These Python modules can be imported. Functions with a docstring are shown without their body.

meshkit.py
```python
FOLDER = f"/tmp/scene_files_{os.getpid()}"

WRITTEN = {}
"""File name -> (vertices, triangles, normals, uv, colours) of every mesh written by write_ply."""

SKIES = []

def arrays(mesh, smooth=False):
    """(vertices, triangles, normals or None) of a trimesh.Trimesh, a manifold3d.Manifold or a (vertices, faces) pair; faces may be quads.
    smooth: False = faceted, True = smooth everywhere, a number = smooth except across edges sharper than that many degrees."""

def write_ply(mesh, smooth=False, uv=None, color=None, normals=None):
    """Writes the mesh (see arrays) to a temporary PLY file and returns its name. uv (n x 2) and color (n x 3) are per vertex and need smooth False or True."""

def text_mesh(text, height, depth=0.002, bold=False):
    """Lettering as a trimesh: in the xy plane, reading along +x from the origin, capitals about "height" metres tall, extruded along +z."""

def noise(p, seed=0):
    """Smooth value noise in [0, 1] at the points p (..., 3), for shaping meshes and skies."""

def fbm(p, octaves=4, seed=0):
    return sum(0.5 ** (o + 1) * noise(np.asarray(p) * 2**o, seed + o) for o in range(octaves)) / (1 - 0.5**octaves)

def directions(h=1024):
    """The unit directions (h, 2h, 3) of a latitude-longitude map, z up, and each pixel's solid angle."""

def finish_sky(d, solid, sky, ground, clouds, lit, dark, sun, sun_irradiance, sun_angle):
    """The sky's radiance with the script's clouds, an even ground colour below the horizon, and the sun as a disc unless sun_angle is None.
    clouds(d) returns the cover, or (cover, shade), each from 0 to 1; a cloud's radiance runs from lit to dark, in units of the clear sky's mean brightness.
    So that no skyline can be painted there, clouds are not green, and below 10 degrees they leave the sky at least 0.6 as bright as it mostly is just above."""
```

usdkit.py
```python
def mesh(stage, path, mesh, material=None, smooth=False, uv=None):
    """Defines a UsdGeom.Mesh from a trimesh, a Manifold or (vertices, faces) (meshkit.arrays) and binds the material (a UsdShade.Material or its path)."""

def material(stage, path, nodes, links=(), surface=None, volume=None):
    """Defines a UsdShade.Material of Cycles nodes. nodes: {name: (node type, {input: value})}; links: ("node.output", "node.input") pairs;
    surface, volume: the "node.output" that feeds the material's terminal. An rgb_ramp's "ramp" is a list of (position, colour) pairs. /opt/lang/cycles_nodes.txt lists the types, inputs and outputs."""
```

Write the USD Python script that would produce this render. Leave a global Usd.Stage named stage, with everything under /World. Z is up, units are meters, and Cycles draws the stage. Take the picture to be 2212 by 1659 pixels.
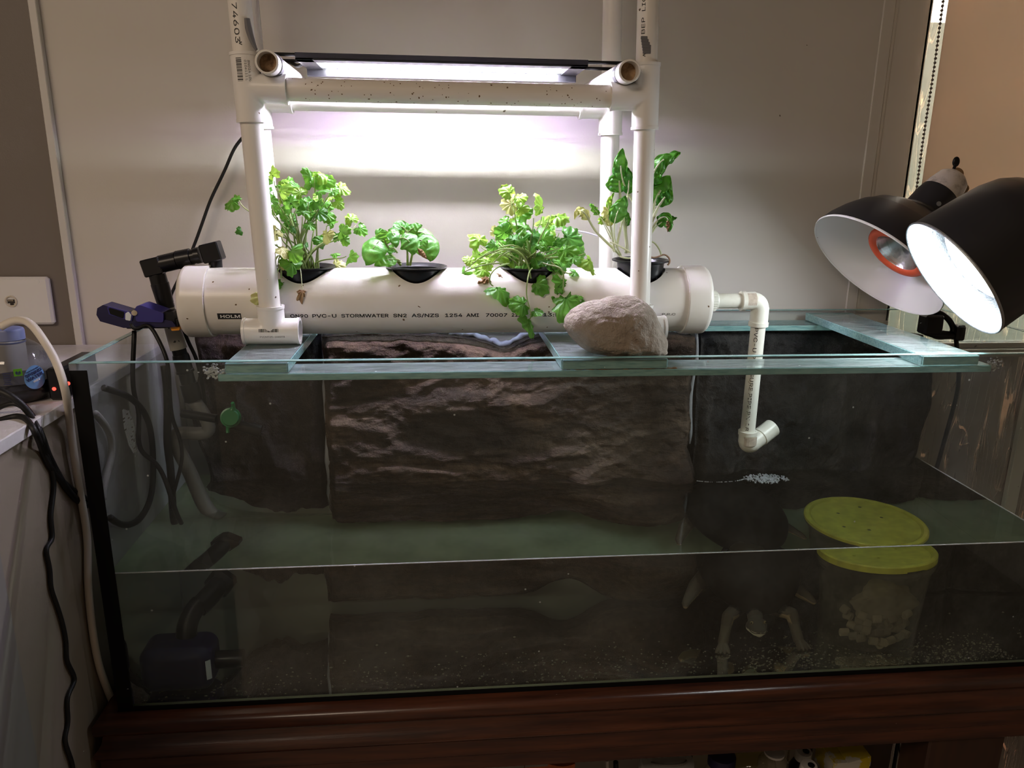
import math, random
import numpy as np, trimesh, manifold3d as m3
from manifold3d import Manifold
from scipy.interpolate import CubicSpline
import usdkit, meshkit
from pxr import Usd, UsdGeom, UsdLux, UsdShade, Gf, Sdf, Vt

stage = Usd.Stage.CreateInMemory()
UsdGeom.SetStageUpAxis(stage, 'Z')
UsdGeom.Xform.Define(stage, '/World')
UsdGeom.Scope.Define(stage, '/World/Looks')
V = lambda *a: np.array(a, float)

# ------------------------------------------------------------------ camera, light, exposure
# metres; z = 0 is the outer bottom of the tank, y = 0 its front pane, x = 0 its left pane
CAM = V(.4202, -.8825, .6744); PITCH, YAW, ROLL, FPX = .264, .0956, .0118, 1648.46
EXPOSURE = 0.0
_f = V(math.sin(YAW)*math.cos(PITCH), math.cos(YAW)*math.cos(PITCH), -math.sin(PITCH))
_r0 = V(math.cos(YAW), -math.sin(YAW), 0); _u0 = np.cross(_r0, _f)
_r = _r0*math.cos(ROLL) + _u0*math.sin(ROLL); _u = -_r0*math.sin(ROLL) + _u0*math.cos(ROLL)
cam = UsdGeom.Camera.Define(stage, '/World/camera')
cam.CreateHorizontalApertureAttr(36.0); cam.CreateVerticalApertureAttr(27.0)
cam.CreateFocalLengthAttr(36.0*FPX/2212); cam.CreateExposureAttr(EXPOSURE)
cam.CreateClippingRangeAttr(Gf.Vec2f(.02, 100))
_m = Gf.Matrix4d(*[float(x) for x in (*_r, 0, *_u, 0, *(-_f), 0, *CAM, 1)])
cam.AddTransformOp().Set(_m)

def rect_light(name, loc, rot, w, h, power, color):
    l = UsdLux.RectLight.Define(stage, '/World/'+name)
    l.AddTranslateOp().Set(Gf.Vec3d(*loc)); l.AddRotateXYZOp().Set(Gf.Vec3f(*rot))
    l.CreateWidthAttr(w); l.CreateHeightAttr(h); l.CreateIntensityAttr(power); l.CreateColorAttr(Gf.Vec3f(*color))
    return l
# the room's ceiling light, behind the camera and a little to the left
rect_light('ceiling_lamp_light', (-.75, -1.5, 1.56), (0, 0, 0), 1.2, .5, 13.0, (1.0, .80, .61))
# evening sky: reaches the room only through the silvered window and the blind
sky = UsdLux.DomeLight.Define(stage, '/World/evening_sky'); sky.CreateIntensityAttr(11.0); sky.CreateColorAttr(Gf.Vec3f(.97, .93, .93))
LED_WHITE, LED_PINK, LED_LILAC = 1150.0, 480.0, 620.0
HEAT_LAMP = 46.0

# ------------------------------------------------------------------ helpers
H, W, L, HW = .465, .343, 1.279, .1965       # tank height, depth, length, water level
WALL = .352
def pixray(px, py): return _f + (px-1106)/FPX*_r - (py-829.5)/FPX*_u
def at(px, py, x=None, y=None, z=None):
    d = pixray(px, py)
    t = (x-CAM[0])/d[0] if x is not None else (y-CAM[1])/d[1] if y is not None else (z-CAM[2])/d[2]
    return CAM + t*d
names = {}
def numbered(parent, name):
    k = (parent, name); n = names.get(k, 0); names[k] = n+1
    return f'{parent}/{name}' if n == 0 else f'{parent}/{name}_{n:03d}'
def tagp(p, label=None, cat=None, group=None, kind=None):
    for k, v in (('label', label), ('category', cat), ('group', group), ('kind', kind)):
        if v: p.SetCustomDataByKey(k, v)
    return p
ORIGIN = {}
def thing(name, label, cat, loc=(0, 0, 0), group=None, kind=None):
    path = numbered('/World', name)
    x = UsdGeom.Xform.Define(stage, path); x.AddTranslateOp().Set(Gf.Vec3d(*[float(a) for a in loc]))
    ORIGIN[path] = V(*loc)
    return tagp(x.GetPrim(), label, cat, group, kind)
def arr(m):
    if hasattr(m, 'to_mesh'):
        q = m.to_mesh(); return np.array(q.vert_properties[:, :3], float), np.array(q.tri_verts)
    if isinstance(m, (tuple, list)):
        v, f = np.asarray(m[0], float), np.asarray(m[1], int)
        if f.shape[1] == 4: f = np.vstack([f[:, [0, 1, 2]], f[:, [0, 2, 3]]])
        return v, f
    return np.array(m.vertices), np.array(m.faces)
def join(*ms):
    vs, fs, n = [], [], 0
    for m in ms:
        v, f = arr(m); vs.append(v); fs.append(f+n); n += len(v)
    return np.vstack(vs), np.vstack(fs)
def obj(name, mesh, mat, parent=None, smooth=35, label=None, kind=None, color=None):
    """one Mesh prim; world coordinates in, re-based on the thing it belongs to"""
    pp = str(parent.GetPath()) if parent is not None else '/World'
    root = '/'.join(pp.split('/')[:3])
    v, f = arr(mesh)
    o = ORIGIN.get(root)
    if o is not None: v = v - o
    if color is not None: smooth = True
    m = usdkit.mesh(stage, numbered(pp, name), (v, f), mat, smooth=smooth)
    if color is not None:
        UsdGeom.PrimvarsAPI(m).CreatePrimvar('col', Sdf.ValueTypeNames.Color3fArray, 'vertex').Set(Vt.Vec3fArray.FromNumpy(np.asarray(color, np.float32)))
    return tagp(m.GetPrim(), label, kind=kind)
def solo(name, mesh, mat, label, cat, smooth=35, group=None, kind=None):
    return tagp(obj(name, mesh, mat, None, smooth), label, cat, group, kind)
def struct(name, mesh, mat, label=None, smooth=False, cat=None):
    return tagp(obj(name, mesh, mat, None, smooth), label, cat, None, 'structure')
def copy(src, loc, label, rot=(0, 0, 0), group=None):
    """an instance of a thing under the next number"""
    was = src.GetCustomData()
    path = numbered('/World', src.GetName())
    x = UsdGeom.Xform.Define(stage, path); x.GetPrim().GetReferences().AddInternalReference(src.GetPath())
    x.ClearXformOpOrder(); x.AddTransformOp().Set(_mat4(loc, rot)); x.GetPrim().SetInstanceable(True)
    return tagp(x.GetPrim(), label, was['category'], group or was.get('group'))
def _mat4(loc, rot):
    R = trimesh.transformations.euler_matrix(*rot); M = np.eye(4); M[:3, :3] = R[:3, :3]; M[:3, 3] = loc
    return Gf.Matrix4d(*[float(a) for a in M.T.ravel()])

# ---- shapes
def box(x0, x1, y0, y1, z0, z1, b=0.0):
    if b <= 0:
        m = trimesh.creation.box((x1-x0, y1-y0, z1-z0)); m.apply_translation(((x0+x1)/2, (y0+y1)/2, (z0+z1)/2)); return arr(m)
    pts = []
    for sx, a in ((-1, x0), (1, x1)):
        for sy, c in ((-1, y0), (1, y1)):
            for sz, e in ((-1, z0), (1, z1)):
                pts += [(a, c-sy*b, e-sz*b), (a-sx*b, c, e-sz*b), (a-sx*b, c-sy*b, e)]
    return arr(Manifold.hull_points(np.array(pts)))
def frame_of(d):
    d = np.asarray(d, float); d = d/np.linalg.norm(d)
    a = np.cross(d, [0, 0, 1] if abs(d[2]) < .9 else [1, 0, 0]); a /= np.linalg.norm(a)
    return a, np.cross(d, a), d
def lathe(profile, c, d, n=48, closed=False):
    """profile of (radius, distance along d) revolved about the axis through c"""
    a, b, d = frame_of(d); t = np.arange(n)*2*np.pi/n
    ring = np.cos(t)[:, None]*a + np.sin(t)[:, None]*b
    v = np.vstack([np.asarray(c)+h*d+max(r, 1e-6)*ring for r, h in profile]); f = []
    m = len(profile)
    for i in range(m if closed else m-1):
        for j in range(n):
            k = (i+1) % m; f.append((i*n+j, i*n+(j+1) % n, k*n+(j+1) % n, k*n+j))
    f = np.array(f); v = np.asarray(v)
    tri = np.vstack([f[:, [0, 1, 2]], f[:, [0, 2, 3]]])
    # outward orientation
    e = v[tri]; vol = np.einsum('ij,ij->i', e[:, 0]-np.asarray(c), np.cross(e[:, 1]-np.asarray(c), e[:, 2]-np.asarray(c))).sum()
    return v, tri[:, ::-1] if vol < 0 else tri
def cyl(p, q, r, r2=None, n=32):
    p, q = np.asarray(p, float), np.asarray(q, float); h = np.linalg.norm(q-p); r2 = r if r2 is None else r2
    return lathe([(0, 0), (r, 0), (r2, h), (0, h)], p, q-p, n)
def pipe(p, q, ro, ri, n=40):
    p, q = np.asarray(p, float), np.asarray(q, float); h = np.linalg.norm(q-p); e = min(.0008, (ro-ri)/3)
    return lathe([(ri, 0), (ro-e, 0), (ro, e), (ro, h-e), (ro-e, h), (ri, h)], p, q-p, n, closed=True)
def mcyl(p, q, r, n=64):
    p, q = np.asarray(p, float), np.asarray(q, float); h = np.linalg.norm(q-p)
    a, b, d = frame_of(q-p); M = np.array([a, b, d, p]).T
    m = Manifold.cylinder(h, r, r, n); return m.transform(M)
def spline(pts, n=12):
    pts = np.asarray(pts, float)
    if len(pts) < 3: return np.linspace(pts[0], pts[-1], n)
    s = np.r_[0, np.cumsum(np.linalg.norm(np.diff(pts, axis=0), axis=1)**.5)]
    return CubicSpline(s, pts)(np.linspace(0, s[-1], n*(len(pts)-1)+1))
def tube(pts, r, sides=10, smooth_n=8, flat=None):
    """swept tube with closed ends; r a number or one per control point"""
    P = spline(pts, smooth_n) if smooth_n else np.asarray(pts, float)
    R = np.interp(np.linspace(0, 1, len(P)), np.linspace(0, 1, np.size(r)) if np.size(r) > 1 else [0, 1], r if np.size(r) > 1 else [r, r])
    T = np.gradient(P, axis=0); T /= np.linalg.norm(T, axis=1, keepdims=True)+1e-12
    a = frame_of(T[0])[0]; A = []
    for t in T:
        a = a-(a@t)*t; a /= np.linalg.norm(a)+1e-12; A.append(a)
    A = np.array(A); B = np.cross(T, A); t = np.arange(sides)*2*np.pi/sides
    v = P[:, None]+R[:, None, None]*(np.cos(t)[None, :, None]*A[:, None]+np.sin(t)[None, :, None]*B[:, None])
    n = len(P); v = np.vstack([v.reshape(-1, 3), P[0], P[-1]])
    i, j = np.meshgrid(np.arange(n-1), np.arange(sides), indexing='ij'); q = (j+1) % sides
    f = np.stack([i*sides+j, i*sides+q, (i+1)*sides+q, (i+1)*sides+j], -1).reshape(-1, 4)
    f = np.vstack([f[:, [0, 1, 2]], f[:, [0, 2, 3]]]); j = np.arange(sides); q = (j+1) % sides
    f = np.vstack([f, np.c_[q, j, np.full(sides, n*sides)], np.c_[(n-1)*sides+j, (n-1)*sides+q, np.full(sides, n*sides+1)]])
    return v, f
def blob(c, r, seed=0, amp=.15, freq=2.0, sub=4, flat=None):
    m = trimesh.creation.icosphere(sub); p = np.array(m.vertices)
    k = 1+amp*2*(meshkit.fbm(p*freq+seed*7.3, 4, seed)-.5)
    return p*k[:, None]*np.asarray(r)+np.asarray(c), np.array(m.faces)
def slab(xs, zs, front, back):
    """a closed panel facing -y: front(x, z) and back give y"""
    X, Z = np.meshgrid(xs, zs, indexing='ij'); n, m = X.shape
    Y = front(X, Z); v = np.vstack([np.stack([X, Y, Z], -1).reshape(-1, 3), np.stack([X, np.full_like(X, back) if np.isscalar(back) else back(X, Z), Z], -1).reshape(-1, 3)])
    return v, slab_faces(n, m)
def slab_faces(n, m):
    i, j = np.meshgrid(np.arange(n-1), np.arange(m-1), indexing='ij'); a = i*m+j
    q = np.stack([a, a+m, a+m+1, a+1], -1).reshape(-1, 4); o = n*m
    q = np.vstack([q, q[:, ::-1]+o])
    e = [(k, k+1) for k in range(m-1)]+[(k*m+m-1, (k+1)*m+m-1) for k in range(n-1)]+[((n-1)*m+k+1, (n-1)*m+k) for k in range(m-2, -1, -1)]+[((k+1)*m, k*m) for k in range(n-2, -1, -1)]
    q = np.vstack([q, [(b, a, a+o, b+o) for a, b in e]])
    return np.vstack([q[:, [0, 1, 2]], q[:, [0, 2, 3]]])
def text_on_pipe(text, height, c, d, R, ang, up, stretch=1.0, depth=.0004, bold=False):
    """lettering wrapped on a pipe: starts at c (a point of the axis), runs along d; up is the radial direction at the text's middle height"""
    m = meshkit.text_mesh(text, height, depth, bold); v, f = arr(m)
    m = trimesh.Trimesh(v, f, process=False)
    d = np.asarray(d, float)/np.linalg.norm(d); n0 = np.asarray(up, float); n0 /= np.linalg.norm(n0)
    s = np.cross(n0, d)                     # the way letters stand
    th = ang+(v[:, 1]-height/2)/R; rr = R-.0001+v[:, 2]
    return np.asarray(c)+v[:, :1]*stretch*d+rr[:, None]*(np.cos(th)[:, None]*n0+np.sin(th)[:, None]*s), f
def flat_text(text, height, o, xd, yd, depth=.0004, bold=False, stretch=1.0):
    v, f = arr(meshkit.text_mesh(text, height, depth, bold)); xd, yd = np.asarray(xd, float), np.asarray(yd, float)
    return np.asarray(o)+v[:, :1]*stretch*xd+v[:, 1:2]*yd+v[:, 2:]*np.cross(xd, yd), f

# ------------------------------------------------------------------ materials
MATS = {}
def node_mat(name, nodes, links, surface, volume=None):
    MATS[name] = usdkit.material(stage, '/World/Looks/'+name, nodes, links, surface=surface, volume=volume); return MATS[name]
def mat(name, color, rough=.5, color2=None, vscale=8, stretch=None, lo=.35, hi=.65, detail=4, specks=None, bump=None, spec=.5, metal=0, coat=0, trans=0, rough2=None, sss=0):
    N = {'g': ('geometry', {}), 'p': ('principled_bsdf', {'base_color': color, 'roughness': rough, 'metallic': metal, 'specular_ior_level': spec, 'coat_weight': coat, 'coat_roughness': .15, 'transmission_weight': trans, 'subsurface_weight': sss})}
    K = []; src = None; vec = 'g.position'
    if stretch:
        N['mp'] = ('mapping', {'scale': stretch}); K.append(('g.position', 'mp.vector')); vec = 'mp.vector'
    if color2 is not None:
        N['n'] = ('noise_texture', {'scale': vscale, 'detail': detail, 'roughness': .6}); K.append((vec, 'n.vector'))
        N['r'] = ('rgb_ramp', {'ramp': [(0, color), (lo, color), (hi, color2), (1, color2)]}); K.append(('n.fac', 'r.fac')); src = 'r.color'
        if rough2 is not None:
            N['rr'] = ('map_range', {'from_min': lo, 'from_max': hi, 'to_min': rough, 'to_max': rough2, 'clamp': True}); K += [('n.fac', 'rr.value'), ('rr.result', 'p.roughness')]
    for i, (sc, thr, gate, col) in enumerate(specks or []):
        N[f'v{i}'] = ('voronoi_texture', {'scale': sc, 'randomness': 1.0}); N[f'nd{i}'] = ('noise_texture', {'scale': sc*2.5, 'detail': 1.0})
        N[f'va{i}'] = ('vector_math', {'math_type': 'multiply_add', 'vector2': (.35/sc, .35/sc, .35/sc)})
        K += [('g.position', f'nd{i}.vector'), (f'nd{i}.color', f'va{i}.vector1'), ('g.position', f'va{i}.vector3'), (f'va{i}.vector', f'v{i}.vector')]
        N[f'l{i}'] = ('math', {'math_type': 'less_than', 'value2': thr}); K.append((f'v{i}.distance', f'l{i}.value1'))
        N[f's{i}'] = ('separate_color', {}); K.append((f'v{i}.color', f's{i}.color'))
        N[f'q{i}'] = ('math', {'math_type': 'greater_than', 'value2': gate}); K.append((f's{i}.r', f'q{i}.value1'))
        N[f't{i}'] = ('math', {'math_type': 'multiply'}); K += [(f'l{i}.value', f't{i}.value1'), (f'q{i}.value', f't{i}.value2')]
        N[f'm{i}'] = ('mix', {'color1': color, 'color2': col}); K.append((f't{i}.value', f'm{i}.fac'))
        if src: K.append((src, f'm{i}.color1'))
        src = f'm{i}.color'
    if src: K.append((src, 'p.base_color'))
    if bump:
        sc, st, di = bump[:3]
        N['bn'] = ('noise_texture', {'scale': sc, 'detail': 5.0, 'roughness': .65}); N['b'] = ('bump', {'strength': st, 'distance': di})
        K += [(vec if len(bump) > 3 else 'g.position', 'bn.vector'), ('bn.fac', 'b.height'), ('b.normal', 'p.normal')]
    return node_mat(name, N, K, 'p.BSDF')
def emit(name, color, strength): return node_mat(name, {'e': ('emission', {'color': color, 'strength': strength})}, [], 'e.emission')
def pane(name, tint=(.97, .99, .98), dust=.05, dust_color=(.6, .65, .65), ior=1.45, scale=6.0, lo=.45, hi=.75, scratch=0.0, rough=.0, stretch=(1, 1, 1)):
    """see-through sheet: clear, mirror by fresnel, and a thin patchy film of dust and dried water"""
    N = {'t': ('transparent_bsdf', {'color': tint}), 'gl': ('glossy_bsdf', {'color': (1, 1, 1), 'roughness': rough}), 'fr': ('fresnel', {'IOR': ior}), 'm': ('mix_closure', {}),
         'd': ('diffuse_bsdf', {'color': dust_color}), 'g': ('geometry', {}), 'mp': ('mapping', {'scale': stretch}), 'n': ('noise_texture', {'scale': scale, 'detail': 6.0, 'roughness': .65}),
         'mr': ('map_range', {'from_min': lo, 'from_max': hi, 'to_min': dust*.25, 'to_max': dust, 'clamp': True}), 'm2': ('mix_closure', {}),
         'v': ('voronoi_texture', {'scale': 55.0}), 'l': ('math', {'math_type': 'less_than', 'value2': .07}), 'sp': ('separate_color', {}), 'q': ('math', {'math_type': 'greater_than', 'value2': 1-scratch}),
         'ml': ('math', {'math_type': 'multiply'}), 'ml2': ('math', {'math_type': 'multiply', 'value2': .6}), 'ad': ('math', {'math_type': 'add', 'use_clamp': True}), 'bf': ('math', {'math_type': 'subtract', 'value1': 1.0}), 'ff': ('math', {'math_type': 'multiply'})}
    K = [('g.backfacing', 'bf.value2'), ('bf.value', 'ff.value1'), ('fr.fac', 'ff.value2'), ('ff.value', 'm.fac'), ('t.BSDF', 'm.closure1'), ('gl.BSDF', 'm.closure2'), ('g.position', 'mp.vector'), ('mp.vector', 'n.vector'), ('n.fac', 'mr.value'),
         ('m.closure', 'm2.closure1'), ('d.BSDF', 'm2.closure2'), ('g.position', 'v.vector'), ('v.distance', 'l.value1'), ('v.color', 'sp.color'), ('sp.r', 'q.value1'), ('l.value', 'ml.value1'), ('q.value', 'ml.value2'),
         ('ml.value', 'ml2.value1'), ('mr.result', 'ad.value1'), ('ml2.value', 'ad.value2'), ('ad.value', 'm2.fac')]
    return node_mat(name, N, K, 'm2.closure')
BROWN = (.16, .10, .05)
SPK = [(60, .10, .93, (.12, .09, .06)), (150, .16, .955, BROWN)]
mat('wall_paint', (.60, .565, .51), .6, specks=[(13, .035, .80, (.13, .10, .07)), (30, .05, .95, (.16, .12, .09))], bump=(320, .12, .001))
mat('board_paint', (.17, .145, .125), .5, specks=[(20, .05, .9, (.06, .05, .04))], bump=(420, .15, .001))
mat('trim_white', (.62, .60, .57), .45)
mat('ceiling_paint', (.6, .57, .53), .8); mat('floor_lino', (.30, .25, .20), .6)
mat('flaked_paint', (.50, .47, .43), .6, specks=[(70, .30, .62, (.04, .035, .03)), (130, .3, .75, (.06, .05, .045))])
mat('pvc', (.82, .79, .74), .32, specks=SPK); mat('pvc_dirty', (.80, .755, .68), .35, specks=[(150, .17, .70, BROWN), (260, .2, .80, BROWN)]); mat('silicone_grey', (.34, .35, .36), .3, bump=(70, .4, .004))
mat('pvc_fitting', (.84, .82, .79), .28, specks=[(75, .11, .90, BROWN)]); mat('pipe_inside', (.42, .27, .15), .8, (.10, .05, .02), 90)
mat('pvc_big', (.83, .80, .75), .30, color2=(.78, .74, .66), vscale=14, lo=.5, hi=.75, specks=[(45, .07, .80, BROWN), (95, .12, .94, BROWN)])
mat('pvc_drain', (.80, .80, .72), .35, color2=(.62, .58, .46), vscale=26, lo=.55, hi=.8, specks=[(120, .1, .95, BROWN)])
mat('label_old', (.58, .50, .42), .8, (.42, .35, .28), 160)
mat('ink', (.02, .02, .02), .5); mat('ink_faint', (.25, .24, .22), .6); mat('white_ink', (.85, .85, .85), .5)
mat('black_plastic', (.006, .006, .007), .30, spec=.35); mat('black_matte', (.008, .008, .008), .7, spec=.2); mat('black_rubber', (.008, .008, .008), .5, spec=.35)
mat('lamp_black', (.016, .016, .018), .38); mat('lamp_white', (.80, .80, .78), .4, specks=[(70, .08, .85, (.2, .18, .15))])
mat('ceramic', (.60, .54, .48), .5, (.32, .28, .24), 60, lo=.5, hi=.7)
mat('silver', (.50, .54, .58), .40, metal=1.0, bump=(260, .5, .002)); mat('chrome', (.55, .52, .52), .12, metal=1.0, bump=(120, .3, .003))
mat('red_paint', (.72, .10, .035), .5); mat('orange_plastic', (.75, .30, .02), .45); mat('blue_plastic', (.035, .03, .22), .35); mat('dark_blue_plastic', (.012, .010, .06), .4)
mat('led_housing', (.010, .010, .012), .30); mat('duct_tape', (.16, .16, .17), .45, bump=(300, .2, .001))
mat('wood', (.030, .0088, .005), .32, (.092, .027, .011), 3.0, stretch=(2.2, 26, 26), lo=.35, hi=.70, specks=[(70, .05, .90, (.20, .15, .11))], bump=(9, .12, .002, 1), coat=.2)
mat('wood_dark', (.030, .012, .007), .45, (.05, .02, .011), 3.0, stretch=(16, 16, 2), lo=.35, hi=.7)
mat('counter_top', (.62, .60, .60), .3, (.56, .54, .54), 90); mat('cabinet', (.24, .20, .155), .5, specks=[(30, .06, .85, (.12, .08, .05))], bump=(380, .1, .001)); mat('cabinet_edge', (.20, .185, .165), .5)
mat('white_plastic', (.72, .71, .70), .35); mat('cream_plastic', (.62, .56, .46), .45); mat('dark_hole', (.03, .025, .02), .8); mat('gold_pin', (.5, .42, .3), .4)
mat('cable_white', (.66, .61, .54), .4); mat('fabric_blind', (.80, .66, .56), .8, specks=[(22, .03, .75, (.75, .72, .68)), (34, .035, .94, (.1, .07, .05))], bump=(900, .2, .0006)); mat('bead', (.13, .11, .10), .35)
mat('frame_alu', (.55, .55, .50), .35, specks=[(60, .12, .80, (.2, .18, .15))])
mat('silicone', (.78, .78, .86), .22, sss=.0, bump=(70, .4, .004)); mat('silicone_black', (.004, .004, .004), .6, spec=.15, specks=[(40, .05, .8, (.35, .35, .35))])
mat('glass_edge', (.27, .46, .44), .15, (.13, .30, .30), 45, stretch=(1, 8, 8), lo=.4, hi=.7, spec=.8)
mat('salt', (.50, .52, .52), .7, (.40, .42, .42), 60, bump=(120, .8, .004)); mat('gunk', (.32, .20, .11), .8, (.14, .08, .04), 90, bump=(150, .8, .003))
mat('green_plastic', (.010, .155, .045), .35); mat('grey_hose', (.20, .20, .19), .5); mat('sticker_white', (.78, .84, .88), .6)
mat('stone', (.34, .29, .235), .8, (.22, .175, .13), 26, lo=.4, hi=.62, detail=8, bump=(95, .9, .006)); mat('pebble', (.28, .10, .06), .8, (.16, .06, .04), 200)
mat('paper_white', (.62, .60, .56), .6); mat('paper_yellow', (.58, .45, .03), .5, (.62, .60, .52), 16, lo=.52, hi=.55); mat('bucket_white', (.62, .62, .60), .5); mat('red_orange', (.55, .14, .04), .5)
mat('bottle_cap', (.16, .19, .36), .4); mat('label_blue', (.16, .36, .72), .4); mat('navy_ink', (.02, .03, .13), .5); mat('label_green', (.12, .42, .02), .5)
mat('dark_liquid', (.010, .009, .012), .25); emit('red_led', (1, .03, .02), 6.0)
mat('rust_leaf', (.22, .12, .05), .8, (.32, .20, .09), 120); mat('root_brown', (.32, .2, .12), .7)

def rock_mat(name, c1, c2, c3, layered, bscale=1.0, rough=.8):
    N = {'g': ('geometry', {}), 'mp': ('mapping', {'scale': (1.0, 1.0, 3.2) if layered else (1.6, 1.2, 1.0)}), 'n1': ('noise_texture', {'scale': 5.0, 'detail': 6.0, 'roughness': .62, 'distortion': .8}),
         'n2': ('noise_texture', {'scale': 85.0, 'detail': 6.0, 'roughness': .7}), 'r': ('rgb_ramp', {'ramp': [(0, c1), (.38, c1), (.52, c2), (.68, c3), (1, c3)]}),
         'hs': ('map_range', {'from_min': .3, 'from_max': .7, 'to_min': .55, 'to_max': 1.5, 'clamp': True}), 'mx': ('vector_math', {'math_type': 'scale'}), 'p': ('principled_bsdf', {'roughness': rough, 'specular_ior_level': .35}),
         'b': ('bump', {'strength': .9, 'distance': .006*bscale}), 'b2': ('bump', {'strength': .7, 'distance': .012*bscale}),
         'w': ('noise_texture', {'scale': 16.0, 'detail': 5.0, 'roughness': .6, 'distortion': 1.5})}
    K = [('g.position', 'mp.vector'), ('mp.vector', 'n1.vector'), ('g.position', 'n2.vector'), ('mp.vector', 'w.vector'), ('n1.fac', 'r.fac'), ('n2.fac', 'hs.value'), ('r.color', 'mx.vector1'), ('hs.result', 'mx.scale'), ('mx.vector', 'p.base_color'),
         ('w.fac', 'b2.height'), ('b2.normal', 'b.normal'), ('n2.fac', 'b.height'), ('b.normal', 'p.normal')]
    return node_mat(name, N, K, 'p.BSDF')
rock_mat('rock_brown', (.032, .021, .0145), (.066, .043, .028), (.125, .085, .055), True)
rock_mat('rock_black', (.010, .010, .010), (.028, .026, .024), (.075, .066, .060), False)
rock_mat('rock_dark_left', (.018, .013, .011), (.045, .034, .028), (.12, .085, .06), False)
def leaf_mat(name, c, c2, tr):
    N = {'g': ('geometry', {}), 'n': ('noise_texture', {'scale': 60.0, 'detail': 3.0}), 'r': ('rgb_ramp', {'ramp': [(0, c), (.4, c), (.65, c2), (1, c2)]}), 'p': ('principled_bsdf', {'roughness': .36, 'specular_ior_level': .5}),
         't': ('translucent_bsdf', {'color': tr}), 'm': ('mix_closure', {'fac': .35}), 'b': ('bump', {'strength': .35, 'distance': .003}), 'n2': ('noise_texture', {'scale': 170.0, 'detail': 2.0})}
    K = [('g.position', 'n.vector'), ('n.fac', 'r.fac'), ('r.color', 'p.base_color'), ('p.BSDF', 'm.closure1'), ('t.BSDF', 'm.closure2'), ('g.position', 'n2.vector'), ('n2.fac', 'b.height'), ('b.normal', 'p.normal')]
    return node_mat(name, N, K, 'm.closure')
leaf_mat('leaf_a', (.085, .29, .035), (.15, .42, .055), (.26, .55, .06)); leaf_mat('leaf_b', (.045, .19, .03), (.09, .29, .04), (.16, .42, .04))
leaf_mat('leaf_c', (.22, .48, .06), (.32, .56, .08), (.42, .62, .08)); leaf_mat('leaf_pale', (.50, .54, .20), (.60, .58, .26), (.6, .6, .2))
leaf_mat('leaf_chard', (.030, .17, .018), (.085, .30, .03), (.14, .42, .03)); leaf_mat('leaf_basil', (.06, .26, .03), (.13, .40, .06), (.24, .52, .06))
leaf_mat('stem', (.28, .40, .13), (.40, .48, .20), (.4, .5, .2)); leaf_mat('stem_white', (.62, .66, .40), (.72, .74, .55), (.6, .65, .35))
pane('tank_glass', (.955, .975, .97), .055, (.62, .68, .68), scratch=.06, scale=5.0)
pane('tank_glass_side', (.93, .95, .95), .34, (.60, .62, .62), scratch=.04, scale=4.0, lo=.3, hi=.7)
pane('strap_glass', (.74, .86, .85), .34, (.52, .60, .60), scratch=.2, scale=30.0, lo=.3, hi=.75, stretch=(1, 3, 1))
pane('tub_plastic', (.93, .93, .90), .24, (.55, .52, .44), ior=1.2, scale=18)
pane('bottle_plastic', (.56, .58, .63), .10, (.4, .42, .46), ior=1.5, scale=12)
pane('clear_cover', (.95, .95, .97), .02, ior=1.35)
mat('base_film', (.30, .36, .25), .7, (.20, .25, .165), 14, lo=.4, hi=.7)
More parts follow.
